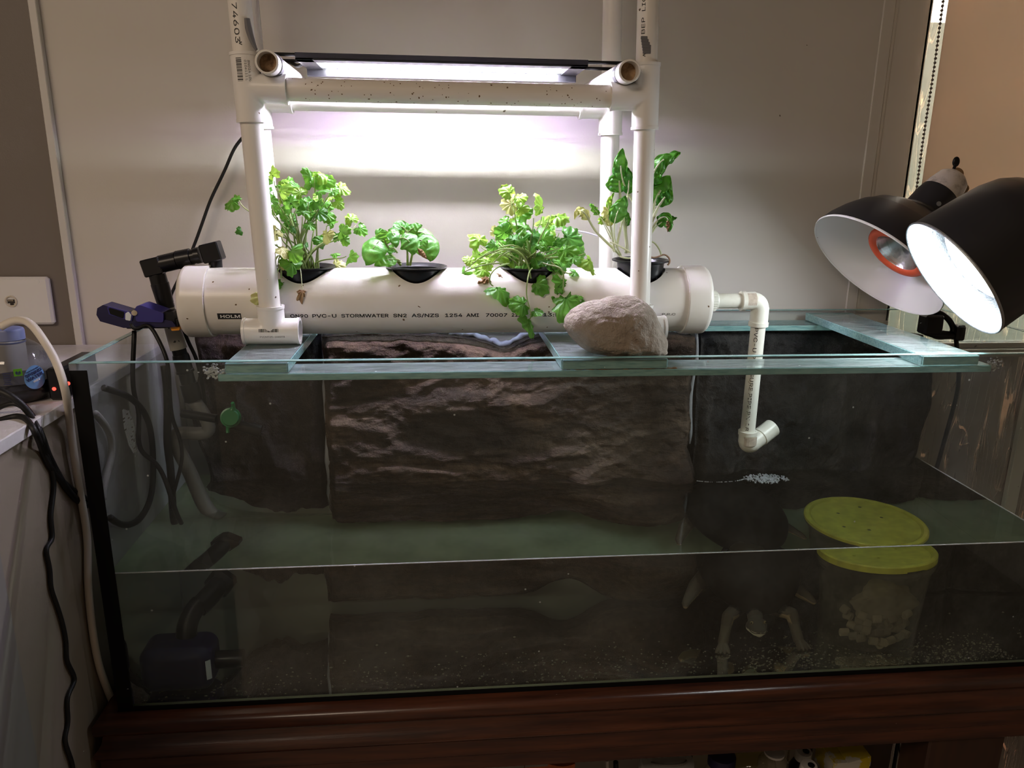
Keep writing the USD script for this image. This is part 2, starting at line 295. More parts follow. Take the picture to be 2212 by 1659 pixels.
def blind_mat():
    N = {'g': ('geometry', {}), 'd': ('diffuse_bsdf', {'color': (.80, .68, .58)}), 't': ('translucent_bsdf', {'color': (.80, .68, .58)}), 'm': ('mix_closure', {'fac': .5}), 'v': ('voronoi_texture', {'scale': 26.0}), 'l': ('math', {'math_type': 'less_than', 'value2': .035}),
         's': ('separate_color', {}), 'q': ('math', {'math_type': 'greater_than', 'value2': .8}), 'x': ('math', {'math_type': 'multiply'}), 'c': ('mix', {'color1': (.80, .68, .58), 'color2': (.12, .09, .07)})}
    K = [('g.position', 'v.vector'), ('v.distance', 'l.value1'), ('v.color', 's.color'), ('s.r', 'q.value1'), ('l.value', 'x.value1'), ('q.value', 'x.value2'), ('x.value', 'c.fac'), ('c.color', 'd.color'), ('d.BSDF', 'm.closure1'), ('t.BSDF', 'm.closure2')]
    return node_mat('blind_fabric', N, K, 'm.closure')
blind_mat()
def plastic_through(name, c, rough, tr, fac, var=0.0):
    N = {'p': ('principled_bsdf', {'base_color': c, 'roughness': rough}), 't': ('translucent_bsdf', {'color': tr}), 'm': ('mix_closure', {'fac': fac}), 'g': ('geometry', {}), 'n': ('noise_texture', {'scale': 55.0, 'detail': 5.0}),
         'o': ('object_info', {}), 'mr': ('map_range', {'from_min': .3, 'from_max': .7, 'to_min': .75, 'to_max': 1.15, 'clamp': True}), 'ov': ('map_range', {'to_min': 1-var, 'to_max': 1.0}), 'mu': ('math', {'math_type': 'multiply'}), 'sc': ('vector_math', {'math_type': 'scale', 'vector1': c})}
    return node_mat(name, N, [('g.position', 'n.vector'), ('n.fac', 'mr.value'), ('o.random', 'ov.value'), ('mr.result', 'mu.value1'), ('ov.result', 'mu.value2'), ('mu.value', 'sc.scale'), ('sc.vector', 'p.base_color'), ('p.BSDF', 'm.closure1'), ('t.BSDF', 'm.closure2')], 'm.closure')
plastic_through('yellow_lid', (.84, .82, .14), .45, (.85, .8, .25), .35); plastic_through('ceramic_ring', (.86, .74, .57), .75, (.8, .7, .5), .15, .55)
def water():
    N = {'g': ('glass_bsdf', {'color': (.965, .985, .96), 'roughness': 0.0, 'IOR': 1.333}), }
    return node_mat('water', N, [], 'g.BSDF')
water()

# ------------------------------------------------------------------ the room
RX0, RX1, RY0, CZ, FZ = -2.0, 2.6, -3.0, 1.6, -.80
struct('floor', box(RX0-.1, RX1+.1, RY0-.1, WALL+.1, FZ-.05, FZ), MATS['floor_lino'])
struct('ceiling', box(RX0-.1, RX1+.1, RY0-.1, WALL+.1, CZ, CZ+.05), MATS['ceiling_paint'])
struct('wall_left', box(RX0-.1, RX0, RY0, WALL+.1, FZ, CZ), MATS['wall_paint'])
struct('wall_right', box(RX1, RX1+.1, RY0, WALL+.1, FZ, CZ), MATS['wall_paint'])
struct('wall_front', box(RX0-.1, RX1+.1, RY0-.1, RY0, FZ, CZ), MATS['wall_paint'])
# back wall: pale panel, dark splashback board to the left, window to the right
WX = 1.188                                     # left jamb of the window
struct('wall_back', join(box(-.146, WX, WALL, WALL+.10, FZ, CZ), box(WX, RX1, WALL, WALL+.10, FZ, -.62), box(1.99, RX1, WALL, WALL+.10, -.62, CZ)), MATS['wall_paint'])
struct('wall_back_board', box(RX0, -.146, WALL-.006, WALL+.10, FZ, CZ), MATS['board_paint'])
struct('trim_1', box(-.148, -.137, WALL-.010, WALL, FZ, CZ, .001), MATS['trim_white'])
struct('trim_2', join(box(1.108, 1.128, WALL-.0035, WALL, FZ, CZ, .0015), box(1.128, 1.133, WALL-.0015, WALL, FZ, CZ)), MATS['wall_paint'])
struct('trim_3', box(1.02, 1.187, WALL-.006, WALL, .36, .444, .001), MATS['flaked_paint'])
# window: silvered, scratched film on the panes (night outside)
def film(nm, q, tf, ts):
    N = {'g': ('geometry', {}), 'n': ('noise_texture', {'scale': 7.0, 'detail': 5.0}), 'r': ('rgb_ramp', {'ramp': q}),
         'p': ('principled_bsdf', {'roughness': .24, 'metallic': .3}), 'tr': ('transparent_bsdf', {'color': (.66, .67, .64)}), 'ts': ('transparent_bsdf', {'color': ts}), 'm1': ('mix_closure', {'fac': tf}), 'm2': ('mix_closure', {}), 'mx0': ('math', {'math_type': 'maximum'}), 'mx1': ('math', {'math_type': 'maximum'})}
    K = [('g.position', 'n.vector'), ('n.fac', 'r.fac'), ('r.color', 'p.base_color'), ('p.BSDF', 'm1.closure1'), ('tr.BSDF', 'm1.closure2'), ('m1.closure', 'm2.closure1'), ('ts.BSDF', 'm2.closure2'), ('mx1.value', 'm2.fac')]
    for i, (rot, sc, fr) in enumerate([((0, .16, 0), (14, 1, 1.1), .016), ((0, -.24, 0), (9, 1, .9), .014), ((0, 1.2, 0), (11, 1, 1.4), .012)]):   # long straight scratches
        N[f'mp{i}'] = ('mapping', {'rotation': rot, 'scale': sc, 'location': (i*3.1, 0, i*1.7)}); N[f'w{i}'] = ('noise_texture', {'scale': 3.0, 'detail': 1.0}); N[f's{i}'] = ('math', {'math_type': 'subtract', 'value2': .5})
        N[f'a{i}'] = ('math', {'math_type': 'absolute'}); N[f'l{i}'] = ('math', {'math_type': 'less_than', 'value2': fr*.35})
        K += [('g.position', f'mp{i}.vector'), (f'mp{i}.vector', f'w{i}.vector'), (f'w{i}.fac', f's{i}.value1'), (f's{i}.value', f'a{i}.value1'), (f'a{i}.value', f'l{i}.value1')]
    K += [('l0.value', 'mx0.value1'), ('l1.value', 'mx0.value2'), ('mx0.value', 'mx1.value1'), ('l2.value', 'mx1.value2')]
    return node_mat(nm, N, K, 'm2.closure')
film('window_film', [(0, (.34, .40, .36)), (.45, (.42, .47, .43)), (.7, (.62, .62, .58)), (1, (.72, .72, .68))], .30, (.50, .40, .33))
film('lower_film', [(0, (.17, .155, .14)), (.45, (.22, .19, .165)), (.7, (.27, .22, .19)), (1, (.3, .25, .21))], .05, (.17, .125, .10))
win = thing('window_1', 'scratched silver-filmed window behind the heat lamps', None, (WX, WALL, -.6), kind='structure')
obj('pane', box(WX, 1.99, WALL+.012, WALL+.018, .402, CZ), MATS['window_film'], win)
obj('pane', box(WX, 1.475, WALL+.012, WALL+.018, -.60, .378), MATS['lower_film'], win)
obj('pane', box(1.50, 1.99, WALL+.020, WALL+.026, -.60, .378), MATS['lower_film'], win)
obj('rail', join(box(WX, 1.99, WALL-.004, WALL+.03, .378, .392, .0015), box(WX, 1.99, WALL+.004, WALL+.03, .392, .402, .001)), MATS['frame_alu'], win)
obj('mullion', box(1.475, 1.50, WALL+.002, WALL+.03, -.60, .378, .0015), MATS['frame_alu'], win)
obj('jamb', box(WX-.003, WX+.0015, WALL, WALL+.03, -.62, CZ), MATS['trim_white'], win)
obj('sill', box(WX, 1.99, WALL-.012, WALL+.03, -.62, -.60, .001), MATS['frame_alu'], win)

mat('render_green', (.22, .245, .20), .8, (.30, .31, .27), 3)
struct('wall_outside', box(WX-1.5, 4.5, 1.9, 2.0, FZ, 1.22), MATS['render_green']); struct('ground_outside', box(WX-1.5, 4.5, WALL+.1, 2.0, FZ-.05, FZ), MATS['floor_lino'])
# roller blind in front of it
bl = thing('roller_blind', 'peach fabric roller blind hanging in front of the window', 'blind', (1.2, .33, .64))
bx, bz = np.linspace(1.200, 2.02, 40), np.linspace(.658, 1.56, 30)
obj('fabric', slab(bx, bz, lambda X, Z: .330+.0012*np.sin(X*19+Z*2), lambda X, Z: .3309+.0012*np.sin(X*19+Z*2)), MATS['blind_fabric'], bl, smooth=60)
obj('bottom_bar', box(1.199, 2.021, .3255, .336, .640, .660, .003), MATS['fabric_blind'], bl)
obj('roller', cyl((1.195, .335, 1.56), (2.03, .335, 1.56), .022), MATS['white_plastic'], bl)
beads = [];
for i in range(150):
    z = .60+i*.0062; m = trimesh.creation.icosphere(1, .0022); m.apply_translation((1.1895+.0006*math.sin(i*.2), .326, z)); beads.append(m)
obj('bead_chain', join(*beads, cyl((1.1895, .326, .60), (1.1895, .326, 1.53), .0006, n=6)), MATS['bead'], bl, smooth=True, kind='stuff', label='dark bead chain')

# phone socket
so = thing('phone_socket', 'white phone socket plate on the dark board wall', 'socket', (-.229, WALL-.006, .4845))
px, py = -.229, WALL-.006
obj('plate', box(px-.057, px+.057, py-.011, py, .448, .521, .0035), MATS['white_plastic'], so)
obj('ring', lathe([(.0062, 0), (.0088, 0), (.0088, .0016), (.0074, .0018), (.0062, .0004)], (px, py-.011, .4845), (0, -1, 0), 40), MATS['cream_plastic'], so)
obj('port', join(box(px-.0050, px+.0050, py-.0118, py-.0108, .4815, .4872), box(px-.0018, px+.0032, py-.0118, py-.0108, .4788, .4815)), MATS['dark_hole'], so)
obj('contacts', join(*[box(px-.004+i*.0021, px-.003+i*.0021, py-.0122, py-.0112, .4846, .4869) for i in range(4)]), MATS['gold_pin'], so)
for zz in (.4545, .5145): obj('screw_cap', cyl((px+.03*0+.042, py-.0108, zz), (px+.042, py-.0114, zz), .003, n=20), MATS['white_plastic'], so)

# counter and the cupboard side below it
co = thing('counter', 'pale laminate counter over a cream cupboard side, left of the tank', 'counter', (-.4, -.5, FZ))
obj('worktop', box(-1.2, -.020, -1.05, WALL-.008, .400, .4145, .0012), MATS['counter_top'], co)
obj('side_panel', box(-1.15, -.030, -.137, WALL-.008, FZ, .400), MATS['cabinet'], co)
obj('front_frame', box(-1.15, -.0255, -.62, -.137, FZ, .400, .002), MATS['cabinet_edge'], co)
# ------------------------------------------------------------------ stand
st = thing('tank_stand', 'dark mahogany stand with stepped moulding under the fish tank', 'stand', (.64, .17, FZ))
def moulding(profile, x0, x1, yb):
    """(y, z) section swept along x and returned down both mitred ends to the wall"""
    p = np.array(profile); n = len(p); yf = p[:, 0]
    st_ = [np.c_[np.full(n, x0)+yf, np.full(n, yb), p[:, 1]], np.c_[np.full(n, x0)+yf, yf, p[:, 1]], np.c_[np.full(n, x1)-yf, yf, p[:, 1]], np.c_[np.full(n, x1)-yf, np.full(n, yb), p[:, 1]]]
    v = np.vstack(st_); f = []
    for i in range(3):
        for j in range(n):
            k = (j+1) % n; f.append((i*n+j, i*n+k, (i+1)*n+k, (i+1)*n+j))
    v, f = arr((v, np.array(f))); m = trimesh.Trimesh(v, f, process=False); m.fix_normals(); return arr(m)
def rnd(y0, y1, z0, z1, r, n=5):              # section with a rounded nose at y0
    a = np.linspace(np.pi/2, 0, n); top = [(y0+r-r*math.cos(t-np.pi/2+np.pi/2) if 0 else y0+r-r*math.sin(np.pi/2-t), z1-r+r*math.sin(t)) for t in a]
    return [(y1, z0), (y1, z1)]+[(y0+r-r*math.cos(t), z1-r+r*math.sin(t)) for t in np.linspace(np.pi/2, 0, n)]+[(y0+r-r*math.cos(t), z0+r-r*math.sin(t)) for t in np.linspace(0, np.pi/2, n)]
obj('top_board', box(.004, L-.004, .004, .338, -.030, -.0015), MATS['wood'], st)
obj('upper_moulding', moulding(rnd(-.024, -.0016, -.0185, .0045, .008), 0, L, .342), MATS['wood'], st)
obj('cove_moulding', moulding([(.012, -.046), (.012, -.0185), (-.014, -.0185), (-.0165, -.022), (-.0175, -.028), (-.020, -.034), (-.0255, -.040), (-.0265, -.046)], 0, L, .342), MATS['wood'], st)
obj('lower_bead', moulding(rnd(-.0245, .012, -.052, -.046, .003, 4), 0, L, .342), MATS['wood'], st)
obj('apron', moulding([(.006, -.0995), (.006, -.052), (-.021, -.052), (-.021, -.0765), (-.0195, -.0785), (-.0195, -.0995)], 0, L, .342), MATS['wood'], st)
for (x0, x1, y0, y1) in ((-.012, .052, -.014, .05), (1.118, 1.236, -.012, .05), (-.012, .052, .285, .340), (1.200, 1.282, .285, .340)):
    obj('leg', box(x0, x1, y0, y1, FZ, -.052, .003), MATS['wood_dark'], st)
obj('shelf', box(-.010, 1.28, .0, .338, -.60, -.58, .002), MATS['wood_dark'], st)
for x in (.843, 1.07): obj('back_rail', box(x, x+.022, .24, .262, -.58, -.03, .001), MATS['wood_dark'], st)

# ------------------------------------------------------------------ tank
T = .008
tk = thing('aquarium', 'long glass turtle tank half full of water on the wooden stand', 'fish tank', (.64, .17, 0))
obj('base_pane', box(T+.0002, L-T-.0002, T+.0002, W-T-.0002, 0, T), MATS['base_film'], tk, label='green filmed base pane, lightened to paint the haze in the water')  # lit green haze of the water is put into this colour
obj('front_pane', box(T, L-T, 0, T, 0, H), MATS['tank_glass'], tk, smooth=False)
obj('back_pane', box(T, L-T, W-T, W, 0, H), MATS['tank_glass'], tk, smooth=False)
obj('left_pane', box(0, T, 0, W, 0, H), MATS['tank_glass_side'], tk, smooth=False)
obj('right_pane', box(L-T, L, 0, W, 0, H), MATS['tank_glass'], tk, smooth=False)
g = .0012
obj('rim_edge', join(box(T, L-T, 0, T, H, H+g, .0005), box(T, L-T, W-T, W, H, H+g, .0005), box(0, T, 0, W, H, H+g, .0005), box(L-T, L, 0, W, H, H+g, .0005)), MATS['glass_edge'], tk, label='green ground glass edges')
obj('silicone_seam', box(.0195, L-.0195, -.0010, .0, .0005, .0110, .0003), MATS['silicone_black'], tk, label='black strip painting the shadow band along the bottom of the front pane')  # black strip stands in for the shadow band above the wood
obj('silicone_seam', box(.0002, .0195, -.0012, .0, .004, .4575, .0004), MATS['silicone_black'], tk, label='black silicone stripe down the front left corner')
obj('silicone_seam', box(L-.0195, L-.0002, -.0012, .0, .004, .4575, .0004), MATS['silicone_black'], tk)
def strap(x0, x1, y0, y1, z0, z1):
    s = obj('glass_brace', box(x0, x1, y0, y1, z0+.0004, z1), MATS['strap_glass'], tk, smooth=False)
    e = .0012; zz0, zz1 = z0+.0006, z1-.0004
    obj('ground_edge', join(box(x0, x1, y0-e, y0, zz0, zz1, .0005), box(x0, x1, y1, y1+e, zz0, zz1, .0005), box(x0-e, x0, y0, y1, zz0, zz1, .0005), box(x1, x1+e, y0, y1, zz0, zz1, .0005)), MATS['glass_edge'], s)
strap(.161, 1.124, T+.0016, .056, .4395, .4490)          # along the front
strap(.161, 1.110, .288, W-T-.0016, .4395, .4490)        # along the back
strap(.170, .240, T+.0016, .330, .4494, .4620)           # across, under the tee
strap(.567, .697, T+.0016, .330, .4494, .4620)           # across, under the stone
strap(1.030, 1.105, T+.0016, .330, .4494, .4620)         # across, at the right
rng = np.random.default_rng(3)
def crust(c, n, sx, sy, sz, r, seed):
    n, r = n*2, r*.5
    g_ = np.random.default_rng(seed); return join(*[blob(V(*c)+V(g_.normal(0, sx), g_.normal(0, sy), g_.normal(0, sz)), V(1.5, .5, 1)*r*g_.uniform(.5, 1.3), i, .4, 2.5, 1) for i in range(n)])
obj('salt_crust', crust((.155, .0105, .452), 60, .006, .0009, .004, .0022, 1), MATS['salt'], tk, smooth=60, kind='stuff')
obj('salt_crust', crust((1.128, .0105, .449), 45, .004, .0009, .004, .0020, 2), MATS['salt'], tk, smooth=60, kind='stuff')
obj('grime', join(*[blob((.575+.13*t+.003*math.sin(t*40), .0115+.0012*math.sin(t*55), .4502+.0018*math.sin(t*31)), (.0035, .0014, .0016), i, .5, 3, 1) for i, t in enumerate(np.linspace(0, 1, 70))]), MATS['gunk'], tk, smooth=60, kind='stuff', label='brown grime line on the front brace')
# scraped remains of a sticker on the left pane
def patch(pts, off, mat_, name, x=None, seed=0, label=None):
    """thin ragged remnants of paper: short strips inside the outline"""
    from shapely.geometry import Polygon, LineString
    P = [at(*q, x=x) for q in pts]; poly = Polygon([(p[1], p[2]) for p in P]); y0, z0, y1, z1 = poly.bounds; out = []; g_ = np.random.default_rng(seed)
    for z in np.arange(z0, z1, .0022):
        s = poly.intersection(LineString([(y0-.1, z-.004), (y1+.1, z+.004)]))
        for q in getattr(s, 'geoms', [s]):
            if q.is_empty: continue
            (a, za), (b, zb) = q.coords[0], q.coords[-1]; n = max(1, int((b-a)/.005))
            for i in range(n):
                if g_.random() < .12: continue
                u0, u1 = a+(b-a)*i/n, a+(b-a)*(i+g_.uniform(.75, 1.0))/n
                out.append(box(x, x+off, u0, u1, z+(u0-a)/(b-a+1e-9)*(zb-za)-.0009, z+(u0-a)/(b-a+1e-9)*(zb-za)+.0009))
    obj(name, join(*out), MATS[mat_], tk, label=label, kind='stuff')
patch([(264, 884), (279, 888), (292, 925), (297, 968), (292, 985), (278, 962), (268, 925)], .0004, 'sticker_white', 'sticker_remnant', x=T+.0002, label='scraped white sticker remnant on the left pane')

# water: one refracting body with suspended algae
wt = solo('water', box(T+.0002, L-T-.0002, T+.0002, W-T-.0002, T+.0002, HW), MATS['water'], 'murky greenish water standing in the lower part of the tank', 'water', smooth=False, kind='stuff')
obj('waterline', join(box(T, L-T, T-.0006, T+.0016, HW-.0004, HW+.0008, .0003), box(L-T-.0016, L-T+.0006, T, W-T, HW-.0004, HW+.0008, .0003)), MATS['salt'], tk, label='pale strip painting the bright meniscus where water meets the glass')  # meniscus glint painted as a pale strip along the water edge

# ------------------------------------------------------------------ moulded rock background
fb = meshkit.fbm
def interp(xs, ys): return lambda x: np.interp(x, xs, ys)
rtop = interp([.235, .26, .33, .40, .45, .47, .50, .515, .53, .56, .60, .66, .75, .80, .833], [.432, .436, .437, .434, .430, .427, .418, .412, .413, .428, .437, .437, .434, .432, .428])
def brown():
    xs, us = np.linspace(.236, .832, 220), np.linspace(0, 1, 170); X, U = np.meshgrid(xs, us, indexing='ij')
    top = rtop(X)+.004*(fb(np.stack([X*60, X*0, X*0], -1), 3, 5)-.5); bot = .020+.012*fb(np.stack([X*14, X*0, X*0+3], -1), 3, 6)-.012*np.clip((X-.6)*8, 0, 1)+.03*np.exp(-((X-.62)/.05)**2)
    Z = bot+(top-bot)*U
    p = np.stack([X*5, X*0, Z*15], -1); w = fb(np.stack([X*4+2, X*0, Z*5], -1), 3, 1)
    s = Z*11+4.5*w+1.6*fb(p, 4, 2); terr = (lambda q: np.where(q < .82, q/.82, (1-q)/.18))(s-np.floor(s))                    # ledges
    h = .018+.030*fb(np.stack([X*6, X*0, Z*9], -1), 4, 3)+.0050*terr+.013*(fb(np.stack([X*45, X*0, Z*70], -1), 4, 4)-.5)
    ledge = np.exp(-((Z-(.305-.09*(X-.45)+.03*np.sin((X-.35)*9)))/.020)**2)*np.clip((X-.30)*9, 0, 1)*np.clip((.62-X)*9, 0, 1)
    h += .012*ledge
    foot = np.exp(-((X-.755)/.075)**2-((Z-.085)/.055)**2)*.075+np.exp(-((X-.80)/.05)**2-((Z-.195)/.03)**2)*.035+np.exp(-((X-.66)/.03)**2-((Z-.19+.25*(X-.66))/.018)**2)*.02
    h += foot
    h *= np.clip((1-U)*30, .25, 1)**.5*np.clip(U*40, .3, 1)**.5
    h *= np.clip(np.minimum(X-.236, .832-X)*90, .25, 1)**.6
    Y = .315-h
    xx = X+.010*(fb(np.stack([X*0, Z*25, Z*0+X*3], -1), 3, 9)-.5)+np.where(X > .80, (X-.80)*.55*np.clip((.24-Z)*14, 0, 1), 0)
    v = np.vstack([np.stack([xx, Y, Z], -1).reshape(-1, 3), np.stack([xx, np.full_like(Y, .3305), Z], -1).reshape(-1, 3)]); return v, slab_faces(*X.shape)
rk = thing('rock_background', 'brown layered rock background panel in the middle of the tank', 'rock background', (.53, .31, .02))
obj('panel', brown(), MATS['rock_brown'], rk, smooth=50)
sx = np.linspace(.238, .832, 90); g2 = np.random.default_rng(8)
obj('silicone_bead', tube(np.c_[sx, np.full(90, .3225)+g2.normal(0, .0012, 90), rtop(sx)+.003+g2.normal(0, .0018, 90)], np.r_[.003, g2.uniform(.0028, .0062, 88), .003], 8, 3), MATS['silicone'], rk, smooth=True, label='white silicone smeared along the top')
obj('silicone_bead', tube([(.235, .312-.004*math.sin(i*1.3), z) for i, z in enumerate(np.linspace(.375, .05, 14))], [.001, .0035, .003, .004, .0028, .0045, .006, .004, .005, .0055, .006, .003, .002, .0012], 8, 4), MATS['silicone_grey'], rk, smooth=True, label='grey silicone seam')
obj('silicone_bead', tube([(.838+.003*math.sin(i), .314, z) for i, z in enumerate(np.linspace(.432, .24, 9))], [.0025, .003, .004, .003, .004, .005, .0045, .004, .002], 8, 4), MATS['silicone_grey'], rk, smooth=True, label='pale silicone seam')
# a sheet of the same silicone behind the dip in the rock's top
def dark_panel(x0, x1, topf, botf, seed, hs, n=(150, 120)):
    U0, U = np.meshgrid(np.linspace(0, 1, n[0]), np.linspace(0, 1, n[1]), indexing='ij')
    X = x0(U)+(x1(U)-x0(U))*U0
    top, bot = topf(X), botf(X)
    Z = bot+(top-bot)*U
    p = lambda a, b: np.stack([X*a, X*0+seed, Z*b], -1)
    ridge = np.abs(fb(p(16, 6), 4, seed)-.5)*2
    h = .010+hs*(.022*(1-ridge)**2+.030*fb(p(8, 5), 3, seed+1)+.014*(fb(p(60, 45), 4, seed+2)-.5))
    h *= np.clip((1-U)*25, .3, 1)**.5*np.clip(np.minimum(U0, 1-U0)*25, .3, 1)**.5
    v = np.vstack([np.stack([X, .3295-h, Z], -1).reshape(-1, 3), np.stack([X, np.full_like(X, .333), Z], -1).reshape(-1, 3)]); return v, slab_faces(*n)
def wob(f, a, k, s): return lambda x: f(x)+a*(fb(np.stack([np.asarray(x)*k, np.asarray(x)*0, np.asarray(x)*0+s], -1), 3, 11)-.5)
redge = lambda U: np.interp(U, [0, .36, .42, .55, .70, .80, .90, 1], [1.269, 1.268, 1.240, 1.252, 1.264, 1.262, 1.252, 1.236])
bk = solo('black_background', dark_panel(lambda U: .846+0*U, redge, wob(interp([.84, .95, 1.02, 1.12, 1.27], [.437, .438, .432, .431, .424]), .012, 18, 3), lambda x: x*0+.012, 21, .9),
          MATS['rock_black'], 'charcoal bark-textured background panel at the right end of the tank', 'rock background', smooth=50)
bl_ = solo('dark_background', dark_panel(lambda U: .035+.01*np.sin(U*9), lambda U: .231+0*U, wob(interp([.0, .25], [.434, .436]), .006, 20, 5), wob(interp([.03, .07, .11, .13, .17, .19, .24], [.16, .13, .085, .074, .066, .078, .070]), .016, 60, 9), 33, .65, (110, 120)),
           MATS['rock_dark_left'], 'dark brown rough background panel left of the rock', 'rock background', smooth=50)

# ------------------------------------------------------------------ PVC frame
RP, RF = .01335, .0166                    # pipe and fitting radii
YF, YR, ZB = .110, .250, .773             # front plane, rear plane, height of the cross bars
lean = lambda x0: (lambda z: x0-.0266*(z-.662))
FL, FR, RL, RR = lean(.1990), lean(.6815), lean(.1795), lean(.6680)
fr = thing('pvc_frame', 'white PVC pipe frame of four posts standing over the tank', 'pipe frame', (.43, .18, .4625))
def post(fx, y, z0, z1, m='pvc'): return obj('post', pipe((fx(z0), y, z0), (fx(z1), y, z1), RP, RP-.0022), MATS[m], fr, smooth=40)
pFL = post(FL, YF, .4990, 1.30); pFR = post(FR, YF, .4990, 1.30); pRL = post(RL, YR, .478, 1.30); pRR = post(RR, YR, .478, 1.30)
def tee(run0, run1, br, ro=RF, ri=RP+.0002):
    """pipe tee: a straight run from run0 to run1 and a branch from its middle to br"""
    a, b, c = map(np.asarray, (run0, run1, br)); mid = (a+b)/2; d = (b-a)/np.linalg.norm(b-a); e = (c-mid)/np.linalg.norm(c-mid); Lr = np.linalg.norm(b-a)
    m = mcyl(a, b, ro)+mcyl(mid, c, ro)
    for q, w in ((a, d), (b, -d), (c, -e)): m = m+mcyl(q, q+w*.0035, ro+.0008)
    m = m-mcyl(a-d*.001, b+d*.001, ri)-mcyl(mid, c+e*.001, ri)
    return m.refine_to_length(.006)
tees = []
for fx, y, s, fx2, yy in ((FL, YF, 1, None, 0), (FR, YF, -1, None, 0), (RL, YR, 1, None, 0), (RR, YR, -1, None, 0)):
    tees.append(obj('tee', tee((fx(.7345), y, .7345), (fx(.8125), y, .8125), (fx(ZB)+s*.046, y, ZB)), MATS['pvc_fitting'], fr, smooth=45))
obj('cross_bar', pipe((FL(ZB)+.020, YF, ZB), (FR(ZB)-.020, YF, ZB), RP, RP-.0022), MATS['pvc_dirty'], fr, smooth=40, label='fly-specked front bar')
obj('cross_bar', pipe((RL(ZB)+.020, YR, ZB), (RR(ZB)-.020, YR, ZB), RP, RP-.0022), MATS['pvc'], fr, smooth=40)
# feet: tees lying along x
for fx, y, z, hl in ((FL, YF, .4800, .0355), (FR, YF, .4800, .0355), (RL, YR, .4800, .0355), (RR, YR, .4800, .0355)):
    x = fx(.48)
    tees.append(obj('foot_tee', tee((x-hl, y, z), (x+hl, y, z), (x, y, z+.033)), MATS['pvc_fitting'], fr, smooth=45))
# top rails, above the picture
obj('top_rail', join(pipe((FL(1.3), YF, 1.3), (FR(1.3), YF, 1.3), RP, RP-.0022), pipe((FL(1.3), YF, 1.3), (RL(1.3), YR, 1.3), RP, RP-.0022), pipe((RL(1.3), YR, 1.3), (RR(1.3), YR, 1.3), RP, RP-.0022), pipe((FR(1.3), YF, 1.3), (RR(1.3), YR, 1.3), RP, RP-.0022)), MATS['pvc'], fr)
# short pipes resting on the bars carry the lamp
ZD = ZB+2*RP-.0006
for x0, inner in ((.2262, 'pipe_inside'), (.6490, 'pipe_inside')):
    d = obj('rest_pipe', pipe((x0, .077, ZD), (x0-.003, .338, ZD), RP, RP-.0024), MATS['pvc'], fr, smooth=40)
    obj('dirt_plug', cyl((x0, .092, ZD), (x0, .110, ZD), RP-.0026), MATS[inner], d, label='brown debris inside the pipe end')
    obj('tape', pipe((x0, .098, ZD), (x0, .112, ZD), RP+.0007, RP+.0001), MATS['duct_tape'], d)
obj('tape', tube([(FL(.855)+.0090, YF-.0100, .848), (FL(.84)+.0095, YF-.0100, .838), (FL(.83)+.012, YF-.0105, .826), (FL(.82)+.0165, YF-.011, .8145)], [.0035, .0042, .0035, .0018], 6), MATS['duct_tape'], fr)
obj('tape', join(*[box(FR(z)-.0115+i*.0006, FR(z)+.0012-.0026*max(0, 3-i)*.6, YF-.0139, YF-.0118, z, z+.0036, .0004) for i, z in enumerate(np.linspace(.8215, .8375, 6)[::-1])]), MATS['duct_tape'], fr)
# printing on posts and fittings
down, upv = V(.0266, 0, -1), V(-.0266, 0, 1)
obj('print', text_on_pipe('74603', .0058, (FL(.865), YF, .865), down, RP, .02, (-.28, -.96, 0), 1.75), MATS['ink'], pFL, smooth=False)
obj('print', text_on_pipe('v', .004, (FL(.823), YF, .823), down, RP, .0, (.0, -1, 0), 1.3, bold=True), MATS['ink'], pFL, smooth=False)
obj('print', text_on_pipe('BEP  LIC', .0045, (FR(.843), YF, .843), upv, RP, .0, (-.62, -.78, 0), 1.7), MATS['ink'], pFR, smooth=False)
obj('print', text_on_pipe('v', .004, (FR(.822), YF, .822), down, RP, .0, (-.45, -.9, 0), 1.2, bold=True), MATS['ink'], pFR, smooth=False)
def barcode(c, d, R, up, length, height, seed, axis_run=True):
    """bars wrapped on a pipe, one behind another along d"""
    g_ = np.random.default_rng(seed); d = np.asarray(d, float)/np.linalg.norm(d); n0 = np.asarray(up, float)/np.linalg.norm(up); s = np.cross(n0, d); out = []; x = 0
    while x < length:
        w = g_.choice([.0004, .0006, .0009, .0013]); th = np.linspace(-height/2/R, height/2/R, 6); v = []
        for r in (R-.0001, R+.0003):
            for q in (x, min(x+w, length)): v += [np.asarray(c)+q*d+r*(np.cos(t)*n0+np.sin(t)*s) for t in th]
        out.append(arr(Manifold.hull_points(np.array(v)))); x += w+g_.choice([.0005, .0007, .001])
    return join(*out)
obj('barcode', barcode((FL(.805), YF, .805), down, RF, (-.25, -.97, 0), .0255, .0065, 4), MATS['ink'], tees[0], smooth=False)
obj('print', join(*[text_on_pipe(t, .0024, (FL(.803), YF, .803), down, RF, a, (.30, -.95, 0), 1.3) for t, a in (('SN02A 100', .12), ('0106111 L', -.1))]), MATS['ink_faint'], tees[0], smooth=False)
xx = FL(.48)
obj('barcode', barcode((xx-.013, YF, .480), (1, 0, 0), RF, (0, -.975, .22), .024, .0042, 6), MATS['ink'], tees[4], smooth=False)
obj('print', text_on_pipe('PVCMT25-1000TS', .0022, (xx-.0125, YF, .480), (1, 0, 0), RF, 0, (0, -.96, -.27), 1.1), MATS['ink_faint'], tees[4], smooth=False)

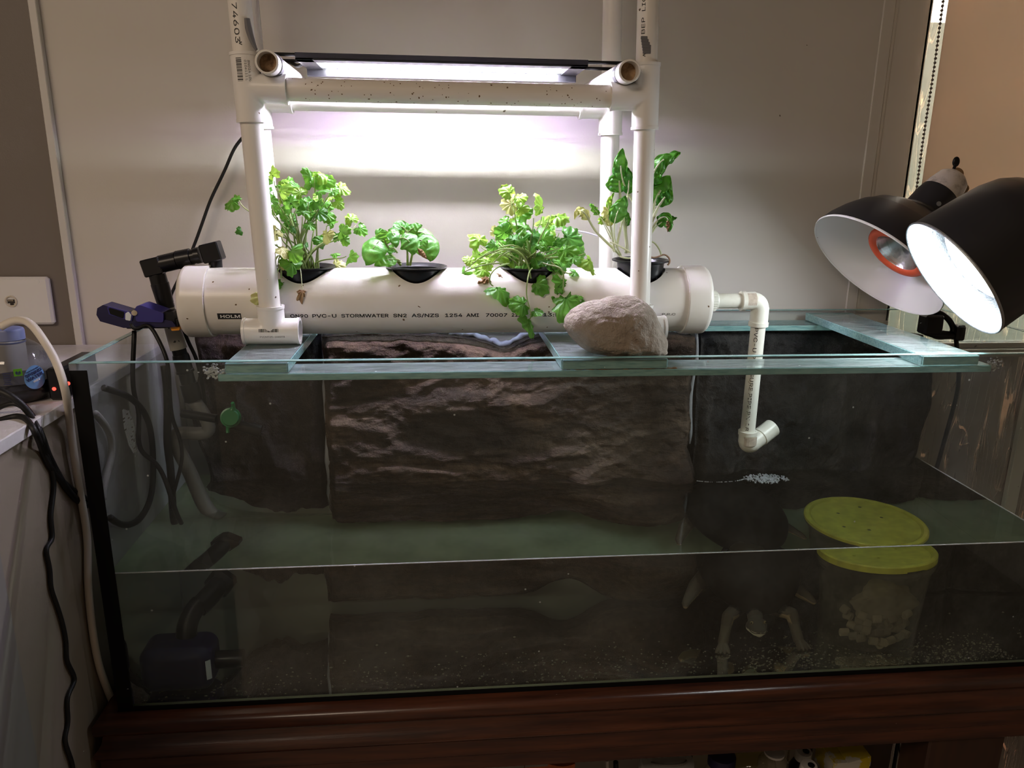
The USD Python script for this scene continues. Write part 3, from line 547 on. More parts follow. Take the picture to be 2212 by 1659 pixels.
# ------------------------------------------------------------------ grow pipe
GY, GZ, GR = .177, .5085, .045
GX0, GX1 = .0786, .797
PX = [at(q, 572, y=GY)[0] for q in (657, 900, 1143, 1383)]
POTS = [(x, .0350) for x in PX]
gp = thing('grow_pipe', 'fat white stormwater pipe with four planted holes lying across the tank', 'pipe', (.44, GY, .4635))
tub = mcyl((GX0+.004, GY, GZ), (GX1-.004, GY, GZ), GR, 128)-mcyl((GX0, GY, GZ), (GX1, GY, GZ), GR-.0025, 128)
for x, r in POTS: tub = tub-mcyl((x, GY, GZ), (x, GY, GZ+.08), r, 96)
tub = tub-mcyl((.1165, GY+.01, GZ), (.1165, GY+.01, GZ+.08), .009, 40)
body = obj('pipe_body', tub.refine_to_length(.007), MATS['pvc_big'], gp, smooth=40)
for x0, x1 in ((GX0, GX0+.036), (GX1, GX1-.036)):
    s = 1 if x1 > x0 else -1; h = abs(x1-x0)
    obj('end_cap', lathe([(0, 0), (.040, 0), (.0455, .0012), (.0480, .004), (.0485, .008), (.0485, h-.001), (.0478, h), (.0452, h)], (x0, GY, GZ), (s, 0, 0), 96), MATS['pvc_big'], gp, smooth=40)
pr = lambda px: at(px, 690, y=.135)[0]
upw = V(0, -math.cos(.12), -math.sin(.12))
def gtext(t, px, hgt, st, dz=0): return text_on_pipe(t, hgt, (pr(px), GY, GZ), (1, 0, 0), GR, -.0+dz, (0, -math.cos(.31), -math.sin(.31)), st)
obj('print', gtext('ON90 PVC-U STORMWATER SN2 AS/NZS 1254 AMI 70007 211   8 13:52', .0050, 1.62), MATS['ink'], body, smooth=False) if False else None
def fit_text(t, px0, px1, hgt, dz=0, bold=True):
    v, f = arr(meshkit.text_mesh(t, hgt, .0004, bold)); wdt = v[:, 0].max()-v[:, 0].min(); st = (pr(px1)-pr(px0))/wdt
    return text_on_pipe(t, hgt, (pr(px0), GY, GZ), (1, 0, 0), GR, dz, (0, -math.cos(.30), -math.sin(.30)), st, bold=bold)
for t, a, b in (('ON90', 627, 665), ('PVC-U', 674, 726), ('STORMWATER', 737, 839), ('SN2', 849, 878), ('AS/NZS', 889, 948), ('1254', 960, 997), ('AMI', 1007, 1034), ('70007', 1048, 1094), ('211', 1104, 1124), ('8', 1151, 1160), ('13:52', 1171, 1216)):
    obj('print', fit_text(t, a, b, .0047), MATS['ink'], body, smooth=False)
obj('print', fit_text('P.R.C', 1428, 1457, .0030), MATS['ink_faint'], body, smooth=False)
th = np.linspace(-.0042/GR, .0042/GR, 5); n0, s0 = V(0, -math.cos(.30), -math.sin(.30)), V(0, -math.sin(.30), math.cos(.30))
obj('label_plate', Manifold.hull_points(np.array([V(x, GY, GZ)+r*(np.cos(t)*n0+np.sin(t)*s0) for x in (pr(471), pr(522)) for r in (GR-.0008, GR+.0002) for t in th])), MATS['ink'], body, smooth=False)
obj('print', text_on_pipe('HOLM', .0042, (pr(476), GY, GZ), (1, 0, 0), GR+.0003, 0, n0, (pr(511)-pr(476))/.0135, bold=True), MATS['white_ink'], body, smooth=False)

# drain at its right end
DX = .8818
dr = thing('drain_pipe', 'narrow white drain pipe bending down from the grow pipe into the tank', 'pipe', (DX, GY, .26))
zf = .5065
obj('tank_fitting', join(lathe([(0, 0), (.0150, 0), (.0160, .001), (.0160, .0035), (.0146, .004), (.0140, .0042), (.0140, .0175), (.0130, .020), (.0107, .021), (0, .021)], (GX1-.001, GY, zf), (1, 0, 0), 48),
     *[box(GX1+.0045, GX1+.0165, GY+.0139*math.sin(a)-.0009, GY+.0139*math.sin(a)+.0009, zf+.0139*math.cos(a)-.0009, zf+.0139*math.cos(a)+.0009) for a in np.linspace(0, 2*np.pi, 27)[:-1]]), MATS['pvc_drain'], dr, smooth=40)
obj('pipe', pipe((GX1+.018, GY, zf), (DX-.018, GY, zf), .0107, .0085), MATS['pvc_drain'], dr)
def elbow(a, c, b, ro, sock, ri):
    """90-ish degree elbow from a to b about the corner c, with thicker sockets"""
    a, c, b = map(np.asarray, (a, c, b)); d1 = (a-c)/np.linalg.norm(a-c); d2 = (b-c)/np.linalg.norm(b-c); k = ro*1.15
    pts = [c+d1*k+(0 if t == 0 else 0) for t in (0,)]; ts = np.linspace(0, 1, 12); arc = [(1-t)**2*(c+d1*k)+2*t*(1-t)*c+t*t*(c+d2*k) for t in ts]
    hull = None
    for i in range(len(arc)-1):
        h = Manifold.hull_points(np.vstack([arr(Manifold.sphere(ro, 48).translate(tuple(arc[i])))[0], arr(Manifold.sphere(ro, 48).translate(tuple(arc[i+1])))[0]])); hull = h if hull is None else hull+h
    m = hull+mcyl(c+d1*k*.6, a, ro)+mcyl(c+d2*k*.6, b, ro)+mcyl(a-d1*sock, a, ro+.0012)+mcyl(b-d2*sock, b, ro+.0012)
    return m-mcyl(a-d1*sock*.8, a+d1*.01, ri)-mcyl(b-d2*sock*.8, b+d2*.01, ri)
e1 = obj('elbow', elbow((.852, GY, zf), (DX, GY, zf), (DX, GY, .4695), .0130, .006, .0107).refine_to_length(.005), MATS['pvc_drain'], dr, smooth=45)
obj('label', Manifold.hull_points(np.array([V(x, GY, zf)+r*V(0, -math.cos(t), math.sin(t)) for x in (.8545, .8715) for r in (.0128, .01345) for t in np.linspace(-.35, 1.1, 7)])), MATS['label_old'], e1, smooth=False, label='torn brown label')
dp = obj('pipe', pipe((DX, GY, .4745), (DX-.0005, GY, .300), .0107, .0085), MATS['pvc_drain'], dr)
nd = V(.86, .40, .42); nd /= np.linalg.norm(nd); lc = V(DX, GY, .2815)
e2 = obj('elbow', elbow((DX, GY, .3085), lc, lc+nd*.036, .0130, .006, .0107).refine_to_length(.005), MATS['pvc_drain'], dr, smooth=45)
obj('label', Manifold.hull_points(np.array([V(DX, GY, 0)+r*V(-math.sin(t)*-1, -math.cos(t), 0)+V(0, 0, z) for z in (.288, .301) for r in (.0130, .0145) for t in np.linspace(-.7, .9, 7)])), MATS['label_old'], e2, smooth=False, label='stained label')
obj('nozzle', mcyl(lc+nd*.034, lc+nd*.058, .0140, 48)-mcyl(lc+nd*.030, lc+nd*.070, .0105, 40), MATS['pvc_drain'], dr, smooth=45)
obj('barcode', barcode(lc+nd*.040, nd, .0140, V(-.35, -.62, .70), .013, .0065, 12), MATS['ink'], dr, smooth=False)
obj('print', text_on_pipe('15', .005, lc+nd*.019, nd, .0131, .0, V(-.35, -.75, .55), 1.1), MATS['ink_faint'], e2, smooth=False)
obj('print', text_on_pipe('PVC-U PRESSURE PIPE PN 18 20', .0052, (DX, GY, .4690), (0, 0, -1), .0107, .0, (-.55, -.83, 0), 1.52), MATS['ink'], dp, smooth=False)

# net pots
def net_pot(x, y, zr, r, label):
    p = thing('net_pot', label, 'pot', (x, y, zr-.05), 'black net pots in the grow pipe')
    prof = [(.024, -.055), (.0325, -.010), (.0330, -.0045), (r-.003, -.0022), (r-.0002, -.0018), (r, 0), (r-.0015, .0006), (r-.0045, -.0002), (.0318, -.0040), (.0305, -.010), (.0224, -.0535), (.0, -.0535), (0, -.055)]
    v, f = lathe(prof, (x, y, zr), (0, 0, 1), 72, closed=False); m = Manifold(m3.Mesh(np.asarray(v, np.float32), np.asarray(f, np.uint32)))
    t = trimesh.Trimesh(v, f, process=True); t.merge_vertices(digits_vertex=6)
    m = Manifold.revolve(m3.CrossSection([np.array(prof)]), 72).translate((x, y, zr))
    for i in range(14):
        a = i*2*np.pi/14; c = Manifold.cube((.05, .0055, .020), True).translate((.030, 0, 0)).rotate((0, 0, math.degrees(a))).translate((x, y, zr-.032)); m = m-c
    obj('cup', m, MATS['black_plastic'], p, smooth=40)
    g_ = np.random.default_rng(int(x*1e4)); out = []
    for i in range(120):
        a, q, h = g_.uniform(0, 6.28), .0225*g_.random()**.5, g_.uniform(.007, .044); q = min(q, .018+h*.15); out.append(blob((x+q*math.cos(a), y+q*math.sin(a), zr-.055+h), V(1, 1, .85)*g_.uniform(.003, .0042), i, .2, 2, 1))
    solo('clay_pebbles', join(*out), MATS['pebble'], label.replace('black net pot', 'reddish clay pebbles in the net pot'), 'pebbles', smooth=60, kind='stuff')
    return p
net_pot(PX[0], GY, .5560, .0415, 'black net pot of the tall leafy plant beside the left front post')
net_pot(PX[1], GY, .5562, .0415, 'black net pot holding the small basil plant')
net_pot(PX[2], GY, .5558, .0400, 'black net pot under the trailing coriander plant')
net_pot(PX[3], GY, .5655, .0400, 'black net pot of the chard, standing proud at the right end')

# ------------------------------------------------------------------ LED lamp
ZL = .8125
ld = thing('led_light', 'slim black LED grow light lying across the top of the frame', 'lamp', (.43, .195, ZL))
X0, X1, Y0, Y1 = .2450, .6130, .155, .250
obj('housing', (lambda m: m)(Manifold.hull_points(np.array([(x, y, z) for x, y, z in [(X0, Y0, ZL+.0085), (X1, Y0, ZL+.0085), (X0, Y1, ZL+.0085), (X1, Y1, ZL+.0085), (X0, Y0+.001, ZL+.0022), (X1, Y0+.001, ZL+.0022), (X0, Y1-.001, ZL+.0022), (X1, Y1-.001, ZL+.0022)]]))), MATS['led_housing'], ld, smooth=False)
e = .006
obj('bezel', join(box(X0, X1, Y0, Y0+.020, ZL, ZL+.0024, .0006), box(X0, X1, Y1-.006, Y1, ZL-.0088, ZL+.0024, .0006), box(X0, X0+.022, Y0, Y1, ZL, ZL+.0024, .0006), box(X1-.022, X1, Y0, Y1, ZL, ZL+.0024, .0006)), MATS['led_housing'], ld, smooth=False)
obj('circuit_board', box(X0+.022, X1-.022, Y0+.020, Y1-.006, ZL+.0018, ZL+.0023), MATS['white_plastic'], ld, smooth=False)
MATS['led_white'] = emit('led_white', (.93, .97, 1.0), LED_WHITE); MATS['led_pink'] = emit('led_pink', (.62, .34, 1.0), LED_PINK); MATS['led_lilac'] = emit('led_lilac', (.88, .86, 1.0), LED_LILAC)
for k, (yy, mm, n_) in enumerate(((.199, 'led_lilac', 21), (.215, 'led_pink', 21), (.230, 'led_white', 21))):
    for i in range(n_):
        x = X0+.030+(i+.5*(k == 1))*(X1-X0-.060)/(n_-1+.5*(k == 1)); obj('led', box(x-.0028, x+.0028, yy-.0028, yy+.0028, ZL+.0010, ZL+.0017), MATS[mm], ld, smooth=False)
for y in (.168, .224):
    for a, b in ((X0+.03, .206), (X1-.03, .668)): obj('support_rod', cyl((a, y, ZL+.0075), (b, y, ZL+.0075), .0022, n=12), MATS['black_plastic'], ld)
ledc = [(X0+.002, .205, ZL+.004), (.236, .216, ZL+.001), (.222, .236, ZL+.0075), (.196, .285, ZL-.004), (.176, .315, .79), (.150, .325, .745)]+[tuple(at(*q, y=.335)) for q in [(510, 315), (488, 362), (458, 425), (441, 470), (412, 548), (385, 605), (368, 645)]]+[(.006, .333, .475), (.012, .329, .463)]
obj('cable', tube(ledc, .0024, 8), MATS['black_rubber'], ld, smooth=True)

# ------------------------------------------------------------------ pump riser at the left
PY = .187
pl = thing('pump_riser', 'black elbow tubing rising from the tank into the left end of the grow pipe', 'tubing', (.05, PY, .40))
A = lambda px, py, y=PY: at(px, py, y=y)
c1, c2 = A(334, 574), A(452, 546)
def hullbox(c, ax, ay, az, s, b=.0015):
    v = [np.asarray(c)+ax*i*(s[0]-b*(o != 0))+ay*j*(s[1]-b*(o != 1))+az*k*(s[2]-b*(o != 2)) for i in (-1, 1) for j in (-1, 1) for k in (-1, 1) for o in range(3)]
    return arr(Manifold.hull_points(np.array(v)))
dl = c2-c1; dl /= np.linalg.norm(dl); dn = V(0, 1, 0); du = np.cross(dl, dn)*-1
dd = A(368, 690)-A(342, 600); dd /= np.linalg.norm(dd)
obj('elbow', hullbox(c1+V(-.001, 0, -.001), dl, dn, np.cross(dl, dn), (.0125, .0115, .0115)), MATS['black_plastic'], pl)
obj('coupling', join(cyl(c1+dl*.008, c1+dl*.031, .0118), cyl(c1+dl*.028, c1+dl*.058, .0098), cyl(c1+dl*.032, c1+dl*.050, .0125, .0118), cyl(c1+dl*.056, c2-dl*.012, .0108)), MATS['black_plastic'], pl)
obj('elbow', hullbox(c2+V(.004, 0, .001), dl, dn, np.cross(dl, dn), (.0125, .0115, .0125)), MATS['black_plastic'], pl)
obj('spigot', cyl(c2+V(.007, 0, -.008), (.1185, PY, .548), .0088, n=28), MATS['black_plastic'], pl)
t0 = c1+dd*.006
obj('coupling', join(cyl(t0, t0+dd*.022, .0108, .0112), cyl(t0+dd*.018, t0+dd*.046, .0118, .0108), cyl(t0+dd*.040, t0+dd*.052, .0104)), MATS['black_plastic'], pl)
t1 = t0+dd*.050; t2 = t1+dd*.060
mat('worn_paint', (.32, .31, .27), .5, specks=[(150, .3, .7, (.02, .02, .02)), (90, .25, .8, (.05, .05, .045))])
obj('tube', cyl(t1, t2, .0098, .0112), MATS['worn_paint'], pl, label='tube with flaking grey paint')
t3 = A(376, 780)
obj('coupling', join(cyl(t2-dd*.004, t2+dd*.012, .0095), lathe([(0, 0), (.0105, 0), (.0112, .004), (.0112, .022), (.0122, .023), (.0122, .026), (.0100, .027), (.0100, .044), (.0114, .045), (.0114, .062), (0, .062)], t2+dd*.008, dd, 36)), MATS['black_plastic'], pl)
obj('elbow', cyl(t2+dd*.05, t2+dd*.075, .0125), MATS['black_plastic'], pl)
hz = t2+dd*.075
solo('riser_hose', tube([hz, hz+V(.004, 0, -.05), A(380, 940), A(405, 1010), A(436, 1080), A(480, 1132)], [.0095, .0095, .0095, .010, .0105, .0108], 14), MATS['grey_hose'], 'grey hose sloping down through the tank to the pump', 'hose', smooth=True)

# spring clamp on the left rim
sc = thing('spring_clamp', 'blue and black spring clamp gripping the tank rim at the left', 'clamp', (.02, .15, .47))
B = lambda px, py, y=.150: at(px, py, y=y)
def plate(pts, y0, y1, b=.003):
    from shapely.geometry import Polygon
    P = np.array([B(*q, (y0+y1)/2)[[0, 2]] for q in pts]); po = Polygon(P).buffer(-b/2).buffer(b/2)
    m = trimesh.creation.extrude_polygon(po, y1-y0, engine='earcut'); v = np.array(m.vertices); return np.c_[v[:, 0], y0+v[:, 2], v[:, 1]], np.array(m.faces)[:, ::-1]
obj('lower_handle', plate([(220, 662), (232, 655), (290, 672), (380, 690), (388, 702), (276, 704), (226, 690), (218, 676)], .138, .166), MATS['dark_blue_plastic'], sc, label='hollow blue lower handle')
obj('handle_lining', plate([(231, 661), (289, 676), (285, 694), (236, 679)], .1362, .1380), MATS['blue_plastic'], sc)
obj('handle_hollow', plate([(234, 664), (268, 674), (266, 688), (238, 678)], .1352, .1362), MATS['black_matte'], sc)
obj('handle_end', plate([(271, 677), (277, 673), (284, 680), (282, 693), (271, 691)], .1354, .1364), MATS['sticker_white'], sc)
obj('upper_handle', plate([(300, 665), (305, 657), (313, 655), (362, 672), (362, 692), (304, 690)], .136, .168, .006), MATS['blue_plastic'], sc)
obj('jaw', join(plate([(282, 668), (300, 672), (306, 692), (286, 692)], .140, .164), plate([(276, 694), (388, 687), (390, 702), (360, 706), (280, 707)], .142, .162), plate([(350, 672), (381, 670), (385, 700), (352, 700)], .140, .164)), MATS['black_plastic'], sc)
obj('pivot', cyl(B(290, 676, .134), B(290, 676, .170), .0035), MATS['gold_pin'], sc)
obj('jaw_pad', plate([(372, 701), (392, 705), (392, 711), (375, 712)], .143, .160), MATS['orange_plastic'], sc, label='orange jaw pad')

# ------------------------------------------------------------------ stone on the brace
def stone():
    from shapely.geometry import Polygon
    px_ = [(1218, 705), (1220, 690), (1232, 672), (1262, 655), (1300, 649), (1345, 640), (1375, 641), (1402, 660), (1420, 690), (1432, 715), (1440, 735), (1439, 755), (1442, 765), (1432, 772), (1400, 773), (1340, 772), (1290, 765), (1262, 755), (1240, 735)]
    P = np.array([at(*q, y=.045)[[0, 2]] for q in px_]); c = P.mean(0)
    m = trimesh.creation.icosphere(5); p = np.array(m.vertices); v = []
    th = np.arctan2(P[:, 1]-c[1], P[:, 0]-c[0]); R_ = np.hypot(*(P-c).T); o = np.argsort(th); thh = np.r_[th[o][-1]-2*np.pi, th[o], th[o][0]+2*np.pi]; RR_ = np.r_[R_[o][-1], R_[o], R_[o][0]]
    a = np.arctan2(p[:, 2], p[:, 0]); rr = np.interp(a, thh, RR_); q = np.hypot(p[:, 0], p[:, 2])
    n = fb(p*2.2, 5, 3)-.5; rid = np.abs(fb(np.stack([p[:, 0]*1.5-p[:, 2], p[:, 1]*2, p[:, 2]*5+p[:, 0]], -1), 4, 5)-.5)
    k = 1+.05*n-.05*np.clip(.06-rid, 0, 1)/.06*.6
    x = c[0]+np.cos(a)*rr*q**.9*k; z = c[1]+np.sin(a)*rr*q**.9*k; y = .046+p[:, 1]*.044*(1+.25*n)*np.sign(1)
    z = np.maximum(z, .4626)
    return np.c_[x, y, z], np.array(m.faces)
solo('stone', stone(), MATS['stone'], 'rounded grey-brown river stone resting on the glass brace', 'stone', smooth=60)

# ------------------------------------------------------------------ heat lamps
def dirc(a, b, c): d = a*_r+b*_u+c*_f; return d/np.linalg.norm(d)     # a direction given along the view's right, up, forward axes
def dome(name, label, c, back, prof_out, thick, inside, lip):
    t = thing(name, label, 'lamp', c); n = len(prof_out)
    obj('shade', lathe(prof_out, c, back, 80), MATS['lamp_black'], t, smooth=40)
    obj('reflector', lathe([(max(r-thick, .001), h) for r, h in prof_out], c, back, 80), MATS[inside], t, smooth=40)
    r0 = prof_out[0][0]; obj('rolled_rim', lathe([(r0-thick*1.3, -.0002), (r0-thick*.6, -.0016), (r0, -.0018), (r0+.0009, 0), (r0, .0018), (r0-thick*.6, .0016)], c, back, 80, closed=True), MATS[lip], t, smooth=60)
    return t
c = at(1893, 574, y=.2); bk_ = dirc(.6645, .7488, -.0087)
lA = dome('heat_lamp', 'wide black dome heat lamp, switched off, showing a red-rimmed bulb', c, bk_, [(.1075, 0), (.1070, .004), (.1035, .018), (.0960, .036), (.0900, .047), (.0885, .049), (.0835, .058), (.0815, .059), (.0700, .074), (.0555, .085), (.0400, .093), (.0330, .098), (.0310, .104), (.0305, .128), (.0290, .140)], .0011, 'lamp_white', 'lamp_white')
bc = c+bk_*.024+dirc(1, 0, 0)*.013-dirc(0, 1, 0)*.0
bk2 = dirc(.70, .70, .03)
blb = obj('bulb', lathe([(.0475, 0), (.0485, .003), (.0470, .012), (.0380, .036), (.0240, .052), (.0170, .058), (.0165, .085)], bc, bk2, 56), MATS['red_paint'], lA, smooth=40, label='red rimmed spot bulb')
obj('bulb_rim', lathe([(.0345, .003), (.0352, -.0006), (.0400, -.0030), (.0455, -.0022), (.0478, .0015)], bc, bk2, 56), MATS['red_paint'], blb, smooth=60)
obj('lens', lathe([(0, .0235), (.010, .023), (.020, .0190), (.028, .011), (.0340, .003), (.0350, .001)], bc, bk2, 56), MATS['chrome'], blb, smooth=60, label='mirrored bulb face')
obj('glass_face', lathe([(0, -.0003), (.015, .0002), (.0346, .0022)], bc, bk2, 56), MATS['clear_cover'], blb, smooth=60)
obj('socket', lathe([(0, .124), (.0285, .125), (.0285, .128), (.0275, .150), (.0225, .170), (.0160, .1765), (0, .177)], c, bk_, 40), MATS['ceramic'], lA, smooth=40, label='stained white ceramic socket')
for s in (-1, 1):
    for k in range(1): obj('vent_slot', cyl(c+bk_*.112+frame_of(bk_)[0]*.0, c+bk_*.112+frame_of(bk_)[0]*.001, .001), MATS['black_matte'], lA) if False else None
va, vb, _d = frame_of(bk_); vr = -_f-((-_f)@bk_)*bk_; vr /= np.linalg.norm(vr)
obj('vent_hole', cyl(c+bk_*.113+vr*.0295, c+bk_*.113+vr*.0312, .0035, n=20), MATS['silver'], lA)
wn = c+bk_*.172+dirc(.1, 1, 0)*.012
obj('wing_nut', join(cyl(c+bk_*.165+dirc(0, 1, 0)*.008, wn+dirc(.15, 1, 0)*.010, .0022), blob(wn+dirc(.15, 1, 0)*.013, (.0055, .003, .0075), 1, .0, 1, 3)), MATS['black_plastic'], lA, smooth=60)
obj('swivel', join(cyl(c+bk_*.150+dirc(.7, -.5, .0)*.018, c+bk_*.176+dirc(.7, -.5, .4)*.026, .007), cyl(c+bk_*.168, c+bk_*.186+dirc(0, 0, 1)*.01, .010)), MATS['rust_leaf'], lA)
# its clamp bites on the right pane's rim
cl = B2 = lambda px, py, y=.290: at(px, py, x=L+.004) if False else at(px, py, y=y)
kc = at(2045, 700, y=.296)
obj('clamp_body', join(hullbox(at(2010, 700, y=.285), V(1, 0, 0), V(0, 1, 0), V(0, 0, 1), (.016, .012, .016), .003), tube([at(1996, 712, y=.285), at(2030, 722, y=.285), at(2062, 724, y=.285)], [.008, .008, .006], 12)), MATS['black_plastic'], lA)
lo_ = [at(*q, y=.288) for q in [(2012, 720), (2040, 727), (2058, 716), (2052, 694), (2030, 676), (2010, 672)]]
obj('clamp_handle', tube(lo_, .0048, 12), MATS['black_plastic'], lA, smooth=60)
obj('clamp_arm', tube([at(1996, 705, y=.285), at(2004, 690, y=.292), at(2008, 670, y=.30), c+bk_*.176], [.008, .007, .006, .006], 12), MATS['black_plastic'], lA, smooth=60)
obj('clamp_jaw', hullbox(at(2070, 718, y=.285), V(1, 0, 0), V(0, 1, 0), V(0, 0, 1), (.008, .010, .013), .003), MATS['black_plastic'], lA)
obj('cord', tube([at(2064, 712, y=.285), at(2067, 750, y=.286)]+[(1.3015+.004*math.sin(i), .303+.004*i, .395-.055*i) for i in range(1, 6)]+[(1.314, .315, .02), (1.316, .318, -.1), (1.316, .318, -.6), (1.316, .318, FZ+.004)], .0036, 8), MATS['black_rubber'], lA, smooth=True)

c = at(2058, 601, y=.01); bk_ = dirc(.8028, .5669, -.1846)
lB = dome('heat_lamp', 'deep black dome lamp, switched on, nearest the camera at the right', c, bk_, [(.0835, 0), (.0830, .006), (.0815, .030), (.0795, .060), (.0770, .085), (.0715, .105), (.0630, .118), (.0520, .130), (.0420, .142), (.0380, .150), (.0370, .190), (.0300, .196), (.0001, .198)], .0012, 'silver', 'silver')
MATS['lamp_bulb'] = emit('lamp_bulb', (.90, .97, 1.0), HEAT_LAMP)
obj('bulb', lathe([(0, .0225), (.025, .0232), (.044, .0260), (.0525, .0300), (.0535, .0320)], c, bk_, 56), MATS['lamp_bulb'], lB, smooth=60, label='glowing white bulb face')
obj('bulb_body', lathe([(.0535, .0322), (.052, .040), (.036, .080), (.020, .110), (.016, .150)], c, bk_, 40), MATS['white_plastic'], lB, smooth=40)
obj('socket', lathe([(0, .192), (.028, .193), (.027, .215), (.020, .232), (0, .236)], c, bk_, 40), MATS['ceramic'], lB, smooth=40)
bp = c+bk_*.225
obj('clamp_arm', tube([bp, bp+V(.04, 0, -.03), V(L+.09, .06, .50), V(L+.045, .06, .455)], .006, 12), MATS['black_plastic'], lB, smooth=60)
obj('clamp_body', join(hullbox(V(L+.016, .06, .463), V(1, 0, 0), V(0, 1, 0), V(0, 0, 1), (.030, .012, .008), .003)), MATS['black_plastic'], lB) if False else obj('clamp_body', join(box(L+.0005, L+.05, .048, .072, .430, .462, .003)), MATS['black_plastic'], lB)

# ------------------------------------------------------------------ plants
prng = np.random.default_rng(17)
def lobed_leaf(c, size, ang, n0, mat_, parent, lobes=3, depth=.45, serr=.10, cup=.25, seed=0, fold=.15):
    """scalloped, lobed herb leaf; its petiole joins at the base, ang = tip direction in the picture plane, n0 = the way it faces"""
    g_ = np.random.default_rng(seed); n0 = np.asarray(n0, float); n0 /= np.linalg.norm(n0)
    up = math.cos(ang)*_r+math.sin(ang)*_u; t = up-(up@n0)*n0; t /= np.linalg.norm(t); s = np.cross(n0, t)
    K = 54; th = np.linspace(-np.pi, np.pi, K, endpoint=False)
    lob = .5+.5*np.cos(th*lobes) if lobes > 1 else np.ones(K)
    r = (1-depth)+depth*lob**.8; r *= .62+.38*np.cos(th/2)**.7                      # narrower towards the base
    r *= np.where(np.abs(th) > 2.75, .55, 1); r *= 1+serr*np.cos(th*lobes*4+g_.uniform(0, 6)); r *= 1+.08*g_.normal(size=3)[((th+np.pi)/(2*np.pi)*3).astype(int) % 3]
    rings = [0, .3, .6, .85, 1.0]; v = [np.zeros(3)]
    for q in rings[1:]:
        rr = r*q*size*.5*(1 if q > .6 else 1); u, w = rr*np.cos(th)+.10*size, rr*np.sin(th)
        h = -cup*size*q*q*.5*(1+.5*np.cos(th*2+g_.uniform(0, 6)))+fold*size*.25*q*np.abs(np.sin(th*lobes/2))+.035*size*q*np.cos(th*lobes*3)
        v += list(u[:, None]*t+w[:, None]*s+h[:, None]*n0)
    v = np.array(v)+np.asarray(c)-.0*t; f = [(0, 1+j, 1+(j+1) % K) for j in range(K)]
    for k in range(len(rings)-2):
        a, b = 1+k*K, 1+(k+1)*K
        for j in range(K): q = (j+1) % K; f += [(a+j, b+j, b+q), (a+j, b+q, a+q)]
    obj('leaf', (v, np.array(f)), MATS[mat_], parent, smooth=True)
    return np.asarray(c)-t*size*.25
def herb(parent, leaves, base, yc, yspread, lift, seed, stem_every=1, face=(0, -.75, .65)):
    g_ = np.random.default_rng(seed); B_ = np.asarray(base)
    for i, (px, py, sz, ang, tone) in enumerate(leaves):
        y = yc+g_.uniform(-yspread, yspread) if tone not in ('F', 'G') else yc-.058
        if py > 575: y = GY-GR*math.sqrt(max(.15, 1-((at(px, py, y=.135)[2]-GZ)/GR)**2))-.006          # hangs in front of the pipe
        c = at(px, py, y=y); s = sz*.00092
        m = {'a': 'leaf_a', 'b': 'leaf_b', 'c': 'leaf_c', 'y': 'leaf_pale', 'F': 'leaf_a', 'G': 'leaf_pale', 'r': 'rust_leaf'}[tone]
        n0 = V(*face)+V(g_.normal(0, .45), g_.normal(0, .25), g_.normal(0, .40))
        if tone == 'r':
            lobed_leaf(c, s, math.radians(ang), n0, m, parent, 2, .6, .25, .9, i+seed, .6); continue
        foot = lobed_leaf(c, s, math.radians(ang), n0, m, parent, 3, g_.uniform(.16, .34), .075, g_.uniform(.2, .5), i+seed, .2)
        if i % stem_every == 0:
            b = B_+V(g_.normal(0, .009), g_.normal(0, .008), 0); d = foot-b; h = np.hypot(d[0], d[1])
            if foot[2] > b[2]+.02: mid = b+d*.5+V(-d[0]*.16, -d[1]*.16, .10*abs(d[2])); mid2 = b+d*.8+V(0, 0, .03*abs(d[2]))
            else: mid = b+d*.40+V(0, -.012, .020+h*.12); mid2 = b+d*.85+V(0, -.008, .012)
            obj('stem', tube([b-V(0, 0, .008), mid, mid2, foot], [.0014, .0011, .0009, .0006], 6, 5), MATS['stem'], parent, smooth=True)
E1 = lambda lst, x0, y0, s: [(x0+a/s, y0+b/s, c/s, d, e) for a, b, c, d, e in lst]
pa = thing('coriander', 'tall bushy leafy herb behind the left front post', 'plant', (PX[0], GY, .550))
